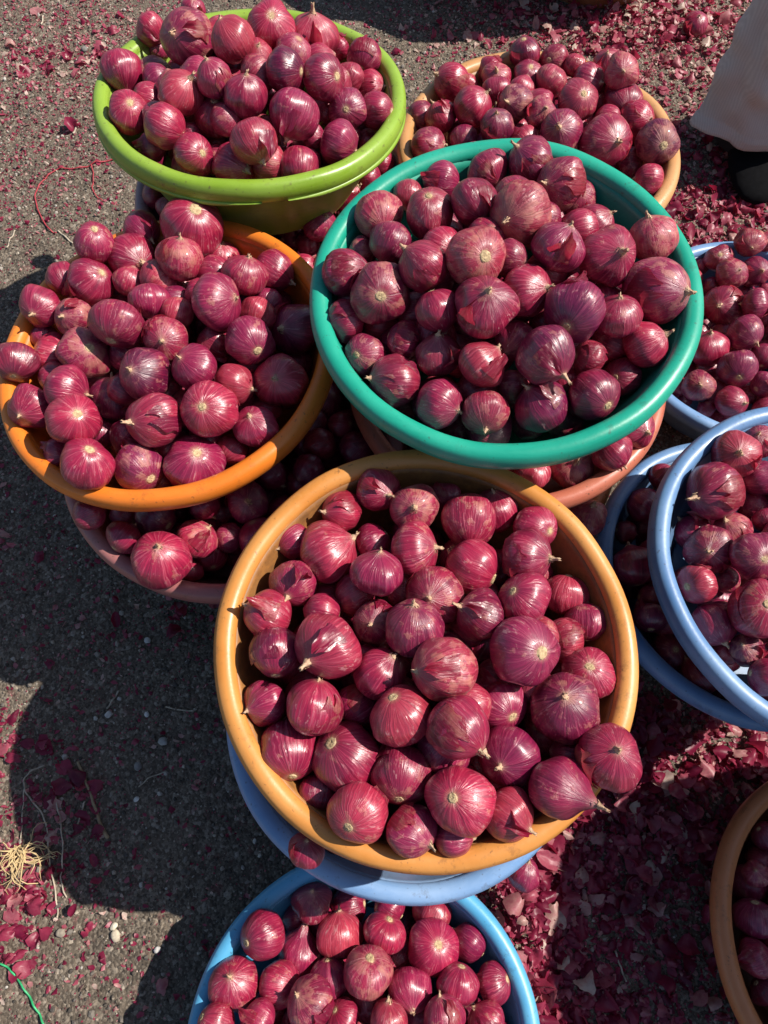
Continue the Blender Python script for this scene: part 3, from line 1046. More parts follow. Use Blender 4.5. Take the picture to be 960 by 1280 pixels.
def solve(k):
    t, nrm, c0 = tub_frame(k)
    ox, oy, s, txt = DATA[k]
    items = []
    for ln in txt.strip().splitlines():
        head, _, look = ln.partition('|')
        f = head.split()
        x, y, r = float(f[0]) / s + ox, float(f[1]) / s + oy, float(f[2]) / s * 0.995
        it = dict(tub=k, px=x, py=y, pr=r, lev=int(f[3]), end=f[4], ex=float(f[5]), ey=float(f[6]), tone=float(f[7]), dull=float(f[8]),
                  flags=''.join(f[9:]), look=look.strip())
        it['u'] = ray(x, y)
        items.append(it)
    for it in items:
        d = -(c0 - EYE).dot(BACK)
        for _ in range(30):
            p = EYE + it['u'] * d
            rel = p - c0
            h = rel.dot(nrm)
            ro = (rel - nrm * h).length
            want = heap_z(k, ro) - 0.024 * it['lev']
            d += (h - want) / 1.0 * 0.6
        for _ in range(30):          # never start outside the tub: come up the sight line until over it
            rel = EYE + it['u'] * d - c0
            lat = rel - nrm * rel.dot(nrm)
            if lat.length < t[3] - 0.028 or 'X' in it['flags']:
                break
            d -= 0.004
        it['d0'] = it['d'] = d
    R, H = t[3], t[7]
    for step in range(260):
        for it in items:
            it['r'] = min(max(it['pr'] / FPX * it['d'], 0.018), 0.05)
            it['c'] = EYE + it['u'] * it['d']
        mv = [0.0] * len(items)
        for i, a in enumerate(items):
            for j in range(i + 1, len(items)):
                b = items[j]
                v = a['c'] - b['c']
                L = v.length
                pen = (a['r'] + b['r']) * 0.955 - L
                if pen > 0:
                    near = 1 if (a['d'] + 0.006 * a['lev'] < b['d'] + 0.006 * b['lev']) else -1
                    g = max(abs(v.dot(BACK)) / max(L, 1e-6), 0.35)
                    q = 0.22 * pen / g
                    wa, wb = (0.8, 1.2) if near > 0 else (1.2, 0.8)
                    mv[i] -= near * q * wa
                    mv[j] += near * q * wb
        for i, it in enumerate(items):
            rel = it['c'] - c0
            h = rel.dot(nrm)
            lat = rel - nrm * h
            ro = lat.length
            # rolled rim (a ring) and sloping wall push the onion up towards the eye
            ring = math.hypot(ro - (R - RW / 2), h + 0.012)
            pen = it['r'] * 0.97 + 0.012 - ring
            if pen > 0 and ro > 1e-4 and (h > -0.012 or k == 'green'):
                v = it['c'] - (c0 + lat * ((R - RW / 2) / ro) - nrm * 0.012)
                if k != 'green' or lat.y > -0.35 * ro or ro > R - RW / 2:
                    mv[i] -= 0.4 * pen
                else:
                    mv[i] += 0.4 * pen
            if h <= -0.0 and ro + it['r'] * 0.93 > wall_r(R, H, h) and h > -H:
                g = (nrm * 0.35 - lat / max(ro, 1e-4)).dot(it['u'])
                mv[i] += 0.35 * min(ro + it['r'] * 0.93 - wall_r(R, H, h), .02) * (1 if g > 0 else -1)
            over = ro - (R - 0.35 * it['r'])
            if over > 0 and 'X' not in it['flags'] and it.get('used', 0) < (.02 if k == 'green' else .09):
                q = min(0.10 * over, .004)
                it['used'] = it.get('used', 0) + q
                mv[i] -= q
                it['d0'] -= q
            mv[i] += 0.05 * (it['d0'] - it['d'])
            mv[i] = max(min(mv[i], 0.004), -0.004)
            it['d'] += mv[i]
    for it in items:
        it['r'] = min(max(it['pr'] / FPX * it['d'], 0.018), 0.05)
        it['c'] = EYE + it['u'] * it['d']
    return items


for k in DATA:
    for it in solve(k):
        if k == 'bu':           # wedged down between the two rims
            it['d'] += .002
            it['c'] = EYE + it['u'] * it['d']
            it['r'] = it['pr'] / FPX * it['d']
        if it['lev'] >= 2:
            DEEP.append((it['c'], it['r'], it['tone']))
        else:
            ONIONS.append(it)

CLOCK = ["twelve", "one", "two", "three", "four", "five", "six", "seven", "eight", "nine", "ten", "eleven"]


def place_words(it):
    t, nrm, c0 = tub_frame(it['tub'])
    rel = it['c'] - c0
    a = math.degrees(math.atan2(rel.x, rel.y)) % 360
    ro = math.hypot(rel.x, rel.y) / t[3]
    ck = CLOCK[int(round(a / 30)) % 12] + " o'clock"
    if ro < 0.22:
        return "mid heap", ck, ro
    if ro < 0.58:
        return "midway", ck, ro
    return "by rim", ck, ro


def tone_word(it):
    if it['dull'] > .75:
        return "papery"
    return "dark purple" if it['tone'] < .3 else ("wine-red" if it['tone'] < .5 else ("crimson" if it['tone'] < .68 else "pinkish red"))


def side_word(x, y):
    if abs(x) < .35 and abs(y) < .35:
        return "facing out"
    v = "up" if y < -.35 else ("down" if y > .35 else "")
    h = "left" if x < -.35 else ("right" if x > .35 else "")
    return h if not v else v


def make_labels():
    used = {}
    out = []
    for it in ONIONS:
        noun = "the " + TUBS[it['tub']][9]
        if it['tub'] == 'bu':
            lab = "reddish onion squeezed between the ochre yellow tub and the pale blue tub below"
        elif it['look']:
            lab = it['look'] + ", in " + noun
        else:
            med = 3.3 / 100
            sz = "large " if it['r'] > .0385 else ("small " if it['r'] < .0275 else "")
            e = "" if it['end'] == '-' else (" root " if it['end'] == 'R' else " neck ") + side_word(it['ex'], it['ey'])
            pw, ck, ro = place_words(it)
            lab = f"{sz}{tone_word(it)} onion{e}, {pw} at {ck} in {noun}"
        it['label'] = lab
        used.setdefault(lab, []).append(it)
    for lab, L in used.items():
        if len(L) > 1:
            for q in L:
                q['label'] = q['label'].replace(" by rim at", " rimside at")
            xs = sorted(L, key=lambda q: q['px'])
            ys = sorted(L, key=lambda q: q['py'])
            wide = xs[-1]['px'] - xs[0]['px'] > ys[-1]['py'] - ys[0]['py']
            order = xs if wide else ys
            names = (["leftmost", "rightmost"] if wide else ["upper", "lower"]) if len(L) == 2 else (["leftmost", "middle", "rightmost"] if wide else ["upper", "middle", "lower"])
            for nme, q in zip(names, order):
                q['label'] = nme + " " + q['label']
    return


make_labels()
_seen = set()
for it in ONIONS:
    n_w = len(it['label'].split())
    if it['label'] in _seen or n_w > 16:
        print("LABEL", n_w, it['label'])
    _seen.add(it['label'])


def place_onion(it, i):
    rnd = random.Random(1000 + i * 7)
    if 'P' in it['flags']:
        bi = 10
    elif 'O' in it['flags']:
        bi = 11
    else:
        bi = rnd.choice([0, 1, 2, 3, 4, 5, 6, 7, 8, 9])
    me, zt, zb = BODY[bi]
    ex, ey = it['ex'], it['ey']
    if it['end'] == '-':
        a = rnd.uniform(0, 6.28)
        e = rnd.uniform(-.5, .1)
        v = Vector((math.cos(a) * math.cos(e), math.sin(a) * math.cos(e), math.sin(e)))
        pole = RIGHT * v.x + UP * v.y + BACK * v.z
        if pole.z > .2:
            pole.z *= -.4
            pole.normalize()
        end = 'N'
    else:
        m = math.hypot(ex, ey)
        if m > 0.97:
            ex, ey = ex / m * .97, ey / m * .97
            m = .97
        # the view line itself is the local axis towards the eye
        vdir = (EYE - it['c']).normalized()
        rx = UP.cross(vdir).normalized()
        uy = vdir.cross(rx)
        zz = math.sqrt(max(0, 1 - m * m))
        pole = rx * ex - uy * ey + vdir * zz
        end = it['end']
    axis = pole if end == 'N' else -pole
    q = Vector((0, 0, 1)).rotation_difference(axis)
    roll = Matrix.Rotation(rnd.uniform(0, 6.28), 4, 'Z')
    M = q.to_matrix().to_4x4() @ roll
    r = it['r']
    o = link("onion", me)
    o.rotation_mode = 'QUATERNION'
    o.rotation_quaternion = M.to_quaternion()
    o.location = it['c']
    zs = rnd.uniform(.96, 1.05)
    o.scale = (r, r * rnd.uniform(.97, 1.03), r * zs)
    o.color = (min(max((it['tone'] - .5) * 1.25 + .5 + rnd.uniform(-.14, .14), 0), 1), min(max(it['dull'] + rnd.uniform(-.1, .1), 0), 1), rnd.random(), 1)
    nk = 1 if end == 'N' and it['end'] == 'N' else 0
    if 'P' in it['flags']:
        nk = 2
    elif nk and rnd.random() < .4:
        nk = rnd.choice([0, 2])
    q = link("neck", NECK[bi][nk], parent=o)
    q.scale = (rnd.uniform(.55, .95), rnd.uniform(.55, .95), 1)
    q = link("root_plate", ROOT[bi][i % 2], parent=o)
    q.scale = (rnd.uniform(.6, .95), rnd.uniform(.6, .95), 1)
    if 'F' in it['flags'] or rnd.random() < .28:
        fo = link("loose_skin", (FLAPS if 'F' in it['flags'] else FLAPS[:6:2])[rnd.randrange(8 if 'F' in it['flags'] else 3)], parent=o)
        # turn it so the sheet faces the eye's side
        inv = o.rotation_quaternion.inverted()
        vd = inv @ ((EYE - it['c']).normalized() + RIGHT * rnd.uniform(-.9, .9) + UP * rnd.uniform(-.2, .6))
        fo.rotation_euler = (0, 0, math.atan2(vd.y, vd.x))
        fo.color = (min(1, o.color[0] + .25), rnd.uniform(.1, .9), rnd.random(), 1)
    tag(o, it['label'], "onion", "red onions piled in the tubs")
    return o


for i, it in enumerate(ONIONS):
    place_onion(it, i)
EXTRA = [(734, 646, 25, .26, "dull dark onion wedged between the red tub and the lower blue tub", .3, .7),
         (654, 1092, 21, .16, "sunlit onion on a clump of skins beside the sky-blue tub's right rim", .6, .3),
         (870, 30, 15, .03, "small onion lying among discarded skins at the top right", .7, .1)]
for i, (x, y, r, z, lab, tn, du) in enumerate(EXTRA):
    c = ground_at(x, y, z)
    d = -(c - EYE).dot(BACK)
    it = dict(tub='x', px=x, py=y, end='N', ex=.3, ey=-.6, tone=tn, dull=du, flags='', r=r / FPX * d, c=c, label=lab)
    o = place_onion(it, 700 + i)
    o["group"] = "loose onions beside the tubs"

# deeper, mostly hidden onions: one mass
def deep_layer():
    rnd = random.Random(5)
    named = [(it['c'], it['r']) for it in ONIONS]
    pts = list(DEEP)
    tubs = [(k, tub_frame(k)) for k in TUBS]
    others = {k: [(c, n, t[3], t[7]) for kk, (t, n, c) in tubs if kk != k] for k, _ in tubs}
    for k, (t, n, c) in tubs:
        R, H = t[3], t[7]
        ax = n.cross(Vector((0, 1, 0))).normalized()
        ay = n.cross(ax)
        a = 0.047
        for lay in range(3):
            for i in range(-6, 7):
                for j in range(-6, 7):
                    x = (i + 0.5 * (j % 2) + lay * .33) * a + rnd.uniform(-.008, .008)
                    y = (j * .87 + lay * .29) * a + rnd.uniform(-.008, .008)
                    ro = math.hypot(x, y)
                    r = rnd.uniform(.022, .032)
                    h = heap_z(k, ro) - .016 - lay * .042 + rnd.uniform(-.006, .006)
                    if h < -H + r or ro + r > wall_r(R, H, h) + .004:
                        continue
                    p = c + ax * x + ay * y + n * h
                    ok = True
                    for (q, rr) in named:
                        if (p - q).length < (r + rr) * .74:
                            ok = False
                            break
                    if ok:
                        for q, rr, _t in pts:
                            if (p - q).length < (r + rr) * .74:
                                ok = False
                                break
                    if ok:
                        for (c2, n2, R2, H2) in others[k]:
                            rel = p - c2
                            hh = rel.dot(n2)
                            if -H2 - r < hh < 0.0 and (rel - n2 * hh).length < wall_r(R2, H2, hh) + r:
                                ok = False
                                break
                    if ok:
                        pts.append((p, r, rnd.uniform(.3, .8)))
    base = onion_mesh(77, .1, .92, .2, 26, 16)
    bv = np.array([v.co[:] for v in base.vertices])
    bf = np.array([p.vertices[:] for p in base.polygons])
    V, F = [], []
    for idx, (p, r, tn) in enumerate(pts):
        e = Matrix.Rotation(rnd.uniform(0, 6.28), 3, 'X') @ Matrix.Rotation(rnd.uniform(0, 6.28), 3, 'Y') @ Matrix.Rotation(rnd.uniform(0, 6.28), 3, 'Z')
        V.append(bv @ np.array(e).T * r + np.array(p))
        F.append(bf + len(bv) * idx)
    V = np.concatenate(V)
    F = np.concatenate(F)
    me = mesh("buried_onions", V.tolist(), F.tolist())
    n0, N0 = len(bv), len(pts)
    a1 = me.attributes.new("local", 'FLOAT_VECTOR', 'POINT')
    a1.data.foreach_set("vector", np.tile(bv, (N0, 1)).astype(np.float32).ravel())
    a2 = me.attributes.new("bulb", 'FLOAT_VECTOR', 'POINT')
    rg = np.random.default_rng(4)
    tt = np.stack([rg.uniform(.25, .9, N0), rg.uniform(.1, .7, N0), rg.uniform(0, 1, N0)], 1)
    a2.data.foreach_set("vector", np.repeat(tt, n0, 0).astype(np.float32).ravel())
    m = onion_material("deep_onion_skin", 0.0, True)
    o = link("buried_onions", me, m)
    tag(o, "red onions deeper in the tubs, glimpsed between the top ones", None, kind="stuff")
    print("deep", len(pts), "named", len(named))


deep_layer()
# ---------------------------------------------------------------- litter on the ground
RNG = np.random.default_rng(11)
BASES = [(t[0], t[1], .165) for k, t in TUBS.items() if k in ('lb', 'A', 'brown', 'B')] + [(h[2][0], h[2][1], .155) for h in HID]


def clear(x, y):
    for bx, by, br in BASES:
        if (x - bx) ** 2 + (y - by) ** 2 < br * br:
            return False
    return True


def blobs(lst, bgw):
    L = []
    for px, py, rad, wt in lst:
        p = ground_at(px, py)
        L.append((p.x, p.y, rad, wt))
    A = np.array(L)

    def f(x, y):
        d = ((x - A[:, 0]) ** 2 + (y - A[:, 1]) ** 2) / (A[:, 2] ** 2)
        return bgw + float((A[:, 3] * np.exp(-d)).sum())
    return f


dens_small = blobs([(800, 30, .30, 2.6), (720, 70, .22, 1.6), (880, 30, .3, 2.0), (640, 10, .3, 1.2), (60, 100, .30, 1.8), (140, 40, .22, 1.6), (60, 230, .2, 1.2), (20, 40, .3, 1.2),
                    (15, 1120, .09, 3.2), (0, 920, .06, 3.0), (110, 1190, .12, .8), (60, 1000, .10, 1.6), (100, 880, .12, .5), (20, 640, .2, .6), (150, 770, .1, .8), (250, 760, .08, 1.0),
                    (760, 1050, .22, 2.0), (850, 960, .2, 2.5), (660, 1180, .12, 3), (780, 1260, .16, 2.2), (730, 930, .15, 2.5), (930, 230, .25, 1.5), (880, 280, .2, 1.5), (700, 1260, .1, 2), (470, 5, .3, .5), (60, 180, .35, .5)], .60)
dens_big = blobs([(800, 30, .26, 1.0), (700, 50, .2, .35), (900, 40, .2, .7), (640, 20, .25, .35), (110, 60, .18, .28), (65, 90, .14, .32),
                  (15, 1120, .08, 1.4), (0, 930, .05, 1.2), (70, 1010, .07, .8), (130, 1090, .04, .3), (25, 600, .15, .12), (240, 765, .05, .6),
                  (740, 1060, .13, 2.4), (870, 950, .17, 2.8), (655, 1180, .08, 4.0), (760, 1250, .10, 2.2), (730, 960, .12, 3), (690, 1100, .08, 2.5), (860, 1240, .08, .5), (920, 240, .25, 1.1), (870, 280, .15, 1.2), (700, 1200, .07, 1.5), (690, 1275, .07, 2.0)], .008)


def sample(n, dens, wmax, box=(-1.3, 1.6, -.6, 2.7)):
    out = []
    while len(out) < n:
        x = RNG.uniform(box[0], box[1])
        y = RNG.uniform(box[2], box[3])
        if RNG.uniform(0, wmax) < dens(x, y) and clear(x, y):
            out.append((x, y))
    return np.array(out)


def rotmats(n, tilt):
    az = RNG.uniform(0, 2 * np.pi, n)
    tl = np.abs(RNG.normal(0, tilt, n))
    ax = RNG.uniform(0, 2 * np.pi, n)
    ca, sa = np.cos(az), np.sin(az)
    Rz = np.zeros((n, 3, 3)); Rz[:, 0, 0] = ca; Rz[:, 0, 1] = -sa; Rz[:, 1, 0] = sa; Rz[:, 1, 1] = ca; Rz[:, 2, 2] = 1
    k = np.stack([np.cos(ax), np.sin(ax), np.zeros(n)], 1)
    K = np.zeros((n, 3, 3))
    K[:, 0, 1] = -k[:, 2]; K[:, 0, 2] = k[:, 1]; K[:, 1, 0] = k[:, 2]; K[:, 1, 2] = -k[:, 0]; K[:, 2, 0] = -k[:, 1]; K[:, 2, 1] = k[:, 0]
    s, c = np.sin(tl)[:, None, None], np.cos(tl)[:, None, None]
    Rt = np.eye(3)[None] + s * K + (1 - c) * (K @ K)
    return Rt @ Rz


def skins(name, pts, smin, smax, nu, nv, mat, label, tilt=.35, heap=None, tone_shift=0.0):
    n = len(pts)
    u = np.linspace(-1, 1, nu + 1)
    v = np.linspace(-1, 1, nv + 1)
    U, V = np.meshgrid(u, v)
    U, V = U.ravel(), V.ravel()
    m = len(U)
    size = smin * (smax / smin) ** (RNG.uniform(0, 1, n) ** 2.0)
    asp = RNG.uniform(.45, 1.0, n)
    wv = np.sqrt(np.clip(1.04 - (V ** 2)[None, :] * RNG.uniform(.75, 1.0, n)[:, None], 0, 2))
    P = np.zeros((n, m, 3))
    ph = RNG.uniform(0, 6.28, (6, n, 1))
    W_ = lambda a, b_, k: np.sin(U[None] * a + V[None] * b_ + ph[k])
    big_ = 1.0 if nu > 3 else 0.0
    P[:, :, 0] = U[None] * wv * asp[:, None] + .10 * W_(1.0, 3.1, 0) + .05 * W_(2.0, 7.3, 1) + RNG.normal(0, .10 - .065 * big_, (n, m))
    P[:, :, 1] = V[None] * (1 + .18 * W_(2.3, 0, 2)) + RNG.normal(0, .10 - .065 * big_, (n, m))
    cu = RNG.uniform(-.2, 1.2, n)[:, None]
    cv = RNG.normal(0, .30, n)[:, None]
    P[:, :, 2] = cu * P[:, :, 0] ** 2 + cv * P[:, :, 1] ** 2 + .10 * W_(3.2, 2.6, 3) + .05 * W_(6.1, 4.0, 4) + RNG.normal(0, .06 - .045 * big_, (n, m)) - .15
    flip = RNG.choice([-1, 1], n, p=[.6, .4])
    P[:, :, 2] *= flip[:, None]
    P *= (size / 2)[:, None, None]
    P = np.einsum('nij,nmj->nmi', rotmats(n, tilt), P)
    for i in range(n):
        x, y = pts[i]
        z = gz(x, y)
        lo = P[i, :, 2].min()
        up = 0 if heap is None else heap(x, y) * RNG.uniform(0, 1)
        P[i] += (x, y, z - lo * .75 + .0008 + up)
    idx = np.arange(m).reshape(nv + 1, nu + 1)
    Fq = np.stack([idx[:-1, :-1], idx[:-1, 1:], idx[1:, 1:], idx[1:, :-1]], -1).reshape(-1, 4)
    F = (Fq[None] + (np.arange(n) * m)[:, None, None]).reshape(-1, 4)
    me = mesh(name, P.reshape(-1, 3).tolist(), F.tolist())
    at = me.attributes.new("tone", 'FLOAT', 'POINT')
    at.data.foreach_set("value", np.repeat(np.clip(RNG.beta(1.2, 1.9, n) + tone_shift + .20 * np.clip((np.array([p[1] for p in pts]) - 1.4) * 2, 0, 1), 0, 1), m).astype(np.float32))
    o = link(name, me, mat)
    tag(o, label, None, kind="stuff")
    return o


def skin_litter_mat():
    m, n, l, b = newmat("onion_skin_litter")
    a = n.new("ShaderNodeAttribute")
    a.attribute_name = "tone"
    tc = n.new("ShaderNodeTexCoord")
    f = noise_node(n, l, tc.outputs["Object"], 160, 4, .6)
    t = math_node(n, l, 'ADD', a.outputs["Fac"], math_node(n, l, 'MULTIPLY', math_node(n, l, 'SUBTRACT', f, .5), .35))
    c = ramp(n, l, t, [(0.0, (.10, .004, .026)), (0.28, (.23, .012, .050)), (.52, (.36, .040, .090)), (.72, (.46, .13, .17)), (.9, (.54, .31, .28)), (1.0, (.62, .50, .42))])
    l.new(c, b.inputs["Base Color"])
    b.inputs["Roughness"].default_value = .42
    b.inputs["Specular IOR Level"].default_value = .5
    tr = n.new("ShaderNodeBsdfTranslucent")
    l.new(mix(n, l, .25, c, (.7, .03, .06)), tr.inputs[0])
    ms = n.new("ShaderNodeMixShader")
    ms.inputs[0].default_value = .42
    l.new(b.outputs[0], ms.inputs[1])
    l.new(tr.outputs[0], ms.inputs[2])
    l.new(ms.outputs[0], n["Material Output"].inputs[0])
    return m


M_LITTER = skin_litter_mat()
heapf = blobs([(655, 1160, .05, .06), (870, 950, .15, .03), (730, 960, .12, .02), (800, 20, .2, .03), (640, 1110, .04, .05)], 0.0)
skins("onion_skin_crumbs", sample(54000, dens_small, 4.2), .0026, .0125, 2, 2, M_LITTER, "small crumbs of red onion skin scattered over the soil", .6, None, .12)
skins("onion_skins", sample(7000, dens_big, 4.2), .008, .036, 5, 6, M_LITTER, "larger curled red and pink onion skins lying between the tubs", .5, heapf, .06)


def stones(name, n, smin, smax, label, dens, wmax, cols):
    pts = sample(n, dens, wmax)
    bm0 = np.array([(0, 0, 1), (.9, 0, .3), (.25, .85, .35), (-.75, .55, .3), (-.7, -.5, .35), (.3, -.85, .3), (.7, .5, -.4), (-.25, .85, -.4), (-.9, 0, -.35), (-.2, -.85, -.4), (.7, -.5, -.4), (0, 0, -.9)], float)
    fc = [(0, 1, 2), (0, 2, 3), (0, 3, 4), (0, 4, 5), (0, 5, 1), (1, 6, 2), (2, 7, 3), (3, 8, 4), (4, 9, 5), (5, 10, 1), (6, 7, 2), (7, 8, 3), (8, 9, 4), (9, 10, 5), (10, 6, 1), (11, 7, 6), (11, 8, 7), (11, 9, 8), (11, 10, 9), (11, 6, 10)]
    fc = np.array(fc)
    size = smin * (smax / smin) ** (RNG.uniform(0, 1, n) ** 2.0)
    P = bm0[None] * (1 + RNG.normal(0, .16, (n, 12, 1))) * RNG.uniform(.6, 1.1, (n, 1, 3)) * (size / 2)[:, None, None]
    P = np.einsum('nij,nmj->nmi', rotmats(n, .8), P)
    zz = np.array([gz(x, y) for x, y in pts])
    P += np.stack([pts[:, 0], pts[:, 1], zz + size * .12], 1)[:, None, :]
    F = (fc[None] + (np.arange(n) * 12)[:, None, None]).reshape(-1, 3)
    me = mesh(name, P.reshape(-1, 3).tolist(), F.tolist(), smooth=False)
    at = me.attributes.new("tone", 'FLOAT', 'POINT')
    at.data.foreach_set("value", np.repeat(RNG.uniform(0, 1, n), 12).astype(np.float32))
    m, nn, l, b = newmat(name)
    a = nn.new("ShaderNodeAttribute")
    a.attribute_name = "tone"
    tc = nn.new("ShaderNodeTexCoord")
    f = noise_node(nn, l, tc.outputs["Object"], 300, 3, .6)
    c = mix(nn, l, math_node(nn, l, 'MULTIPLY', f, .5), ramp(nn, l, a.outputs["Fac"], cols), (.07, .06, .05))
    l.new(c, b.inputs["Base Color"])
    b.inputs["Roughness"].default_value = .85
    o = link(name, me, m)
    tag(o, label, None, kind="stuff")


flatd = lambda x, y: 1.0
stones("grit", 60000, .0025, .0095, "fine dark and pale grit covering the soil", flatd, 1.0, [(0, (.03, .026, .023)), (.45, (.10, .082, .064)), (.72, (.22, .175, .13)), (.92, (.40, .34, .27)), (1, (.55, .50, .42))])
stones("pebbles", 11000, .005, .014, "small stones scattered in the soil", flatd, 1.0, [(0, (.07, .06, .055)), (.5, (.16, .14, .12)), (.8, (.32, .28, .24)), (1, (.55, .52, .47))])


# ---------------------------------------------------------------- single things on the ground
def tube(name, pts, r, mat, parent=None, sides=6, taper=None):
    V, F = [], []
    pts = [Vector(p) for p in pts]
    for i, p in enumerate(pts):
        d = (pts[min(i + 1, len(pts) - 1)] - pts[max(i - 1, 0)]).normalized()
        a = d.cross(Vector((0, 0, 1)))
        if a.length < 1e-3:
            a = Vector((1, 0, 0))
        a.normalize()
        b2 = d.cross(a)
        rr = r * (1 if taper is None else 1 + (taper - 1) * i / (len(pts) - 1))
        for k in range(sides):
            t = 2 * math.pi * k / sides
            V.append(p + a * math.cos(t) * rr + b2 * math.sin(t) * rr)
    for i in range(len(pts) - 1):
        for k in range(sides):
            q = (k + 1) % sides
            F.append((i * sides + k, i * sides + q, (i + 1) * sides + q, (i + 1) * sides + k))
    F.append(tuple(range(sides))[::-1])
    F.append(tuple((len(pts) - 1) * sides + k for k in range(sides)))
    return link(name, mesh(name, V, F), mat, parent)


def smooth_path(px, lift=.003, n=8):
    P = [ground_at(x, y) for x, y in px]
    out = []
    for i in range(len(P) - 1):
        p0, p1, p2, p3 = P[max(i - 1, 0)], P[i], P[i + 1], P[min(i + 2, len(P) - 1)]
        for k in range(n):
            t = k / n
            out.append(0.5 * ((2 * p1) + (p2 - p0) * t + (2 * p0 - 5 * p1 + 4 * p2 - p3) * t * t + (3 * p1 - p0 - 3 * p2 + p3) * t ** 3))
    out.append(P[-1])
    return [Vector((p.x, p.y, gz(p.x, p.y) + lift + .002 * math.sin(i * .9))) for i, p in enumerate(out)]


def simple(name, col, rough=.6):
    m, n, l, b = newmat(name)
    tc = n.new("ShaderNodeTexCoord")
    f = noise_node(n, l, tc.outputs["Object"], 90, 4, .6)
    l.new(mix(n, l, ramp(n, l, f, [(.3, 0), (.7, 1)]), tuple(c * .65 for c in col), tuple(min(1, c * 1.3) for c in col)), b.inputs[0])
    b.inputs["Roughness"].default_value = rough
    return m


M_GSTR = simple("green_twine", (.03, .34, .13), .45)
M_RSTR = simple("red_twine", (.36, .035, .05), .6)
M_STALK = simple("dry_stalk", (.30, .22, .13), .8)
M_PALE = simple("pale_stalk", (.42, .36, .28), .8)
t_ = tube("twine", smooth_path([(-40, 1195), (0, 1203), (18, 1215), (35, 1240), (48, 1262), (60, 1285), (75, 1310)], .006), .0016, M_GSTR)
tag(t_, "thin green twine lying on the soil at the bottom left corner", "twine")
t_ = tube("twine", smooth_path([(150, 198), (125, 205), (100, 212), (75, 212), (58, 222), (45, 240), (46, 256), (52, 272), (62, 288), (72, 294)], .004), .0017, M_RSTR)
tag(t_, "curved red twine on the sunlit soil below the lime green tub", "twine")
t_ = tube("twine", smooth_path([(115, 208), (118, 222), (116, 236), (121, 246), (129, 252)], .004), .0015, M_RSTR)
tag(t_, "short crinkled red twine inside the bend of the long red one", "twine")
t_ = tube("dry_stalk", smooth_path([(98, 953), (107, 975), (118, 1005), (126, 1030), (135, 1047)], .003), .0022, M_STALK, taper=1.5)
tag(t_, "straight brown dry stalk in the shade left of the ochre tub", "stalk")
t_ = tube("dry_stalk", smooth_path([(56, 957), (42, 963), (31, 975), (34, 992), (50, 1012), (59, 1035), (62, 1075), (70, 1120), (72, 1147)], .004), .0014, M_PALE)
tag(t_, "long bent pale stalk crossing the shadow edge at the left", "stalk")
t_ = tube("dry_stalk", smooth_path([(66, 975), (72, 1005), (78, 1040), (78, 1080), (76, 1100), (83, 1122)], .004), .0013, M_PALE)
tag(t_, "thin pale stalk running beside the long bent one", "stalk")
t_ = tube("dry_stalk", smooth_path([(31, 985), (28, 1020), (27, 1048)], .003), .0011, M_PALE)
tag(t_, "short upright pale stalk left of the long bent one", "stalk")
t_ = tube("dry_stalk", smooth_path([(107, 1002), (102, 1018), (98, 1032)], .003), .0014, M_PALE)
tag(t_, "tiny grey stalk next to the brown dry stalk", "stalk")
t_ = tube("dry_stalk", smooth_path([(207, 965), (188, 972), (175, 984)], .003), .0010, M_PALE)
tag(t_, "fine forked wisp of straw in the middle of the shade", "stalk")
t_ = tube("dry_stalk", smooth_path([(148, 863), (141, 875), (134, 886)], .003), .0016, M_PALE)
tag(t_, "short pale straw piece high in the left shadow", "stalk")
t_ = tube("dry_stalk", smooth_path([(208, 884), (226, 888), (243, 889)], .003), .0012, M_PALE)
tag(t_, "level pale straw piece close to the ochre tub's left side", "stalk")
t_ = tube("dry_stalk", smooth_path([(768, 1188), (774, 1206), (781, 1226)], .004), .0016, M_PALE)
tag(t_, "straight straw lying in shade between sky-blue and brown tubs", "stalk")
t_ = tube("dry_stalk", smooth_path([(73, 290), (82, 297), (92, 306)], .003), .0020, M_PALE)
tag(t_, "pale straw at the end of the long red twine", "stalk")
t_ = tube("dry_stalk", smooth_path([(20, 290), (14, 300), (10, 312)], .003), .0016, M_PALE)
tag(t_, "pale straw at the left edge beside the orange tub's shadow", "stalk")
t_ = tube("dry_stalk", smooth_path([(98, 160), (92, 168)], .004), .0026, M_PALE)
tag(t_, "stubby pale straw left of the lime green tub", "stalk")
t_ = tube("dry_stalk", smooth_path([(55, 22), (53, 34)], .004), .0022, M_PALE)
tag(t_, "small bright straw near the top left corner", "stalk")

# tuft of dry onion roots, each root a strand of one tangled clump
def root_tuft(px, py, n, spread, label, seed):
    rnd = random.Random(seed)
    p0 = ground_at(px, py, .01)
    r_ = bpy.data.objects.new("root_tuft", None)
    C.objects.link(r_)
    r_.location = (p0.x, p0.y, 0)
    tag(r_, label, "dry roots")
    for i in range(n):
        a = rnd.uniform(-2.7, .2)
        L = rnd.uniform(.4, 1) * spread
        P = []
        bx, by = rnd.uniform(-.008, .008), rnd.uniform(-.005, .005)
        wx, wy = rnd.uniform(-.3, .3), rnd.uniform(-.3, .3)
        for k in range(9):
            t = k / 8
            aa = a + wx * t * 2.6 + .35 * math.sin(t * 5 + i)
            P.append((bx + math.cos(aa) * L * t, by + math.sin(aa) * L * t, .004 + .022 * math.sin(math.pi * min(1, t * .9)) * (.3 + .7 * rnd.random() ** 2 if k in (0, 8) else .6) + .003 * math.sin(k * 2.1 + i) + rnd.uniform(0, .001)))
        tube("root_strand", P, rnd.uniform(.0008, .0017), M_STRAW, r_, 5, .5)
    return r_


root_tuft(22, 1060, 44, .075, "tuft of dry tan onion roots at the left edge in sunlight", 3)

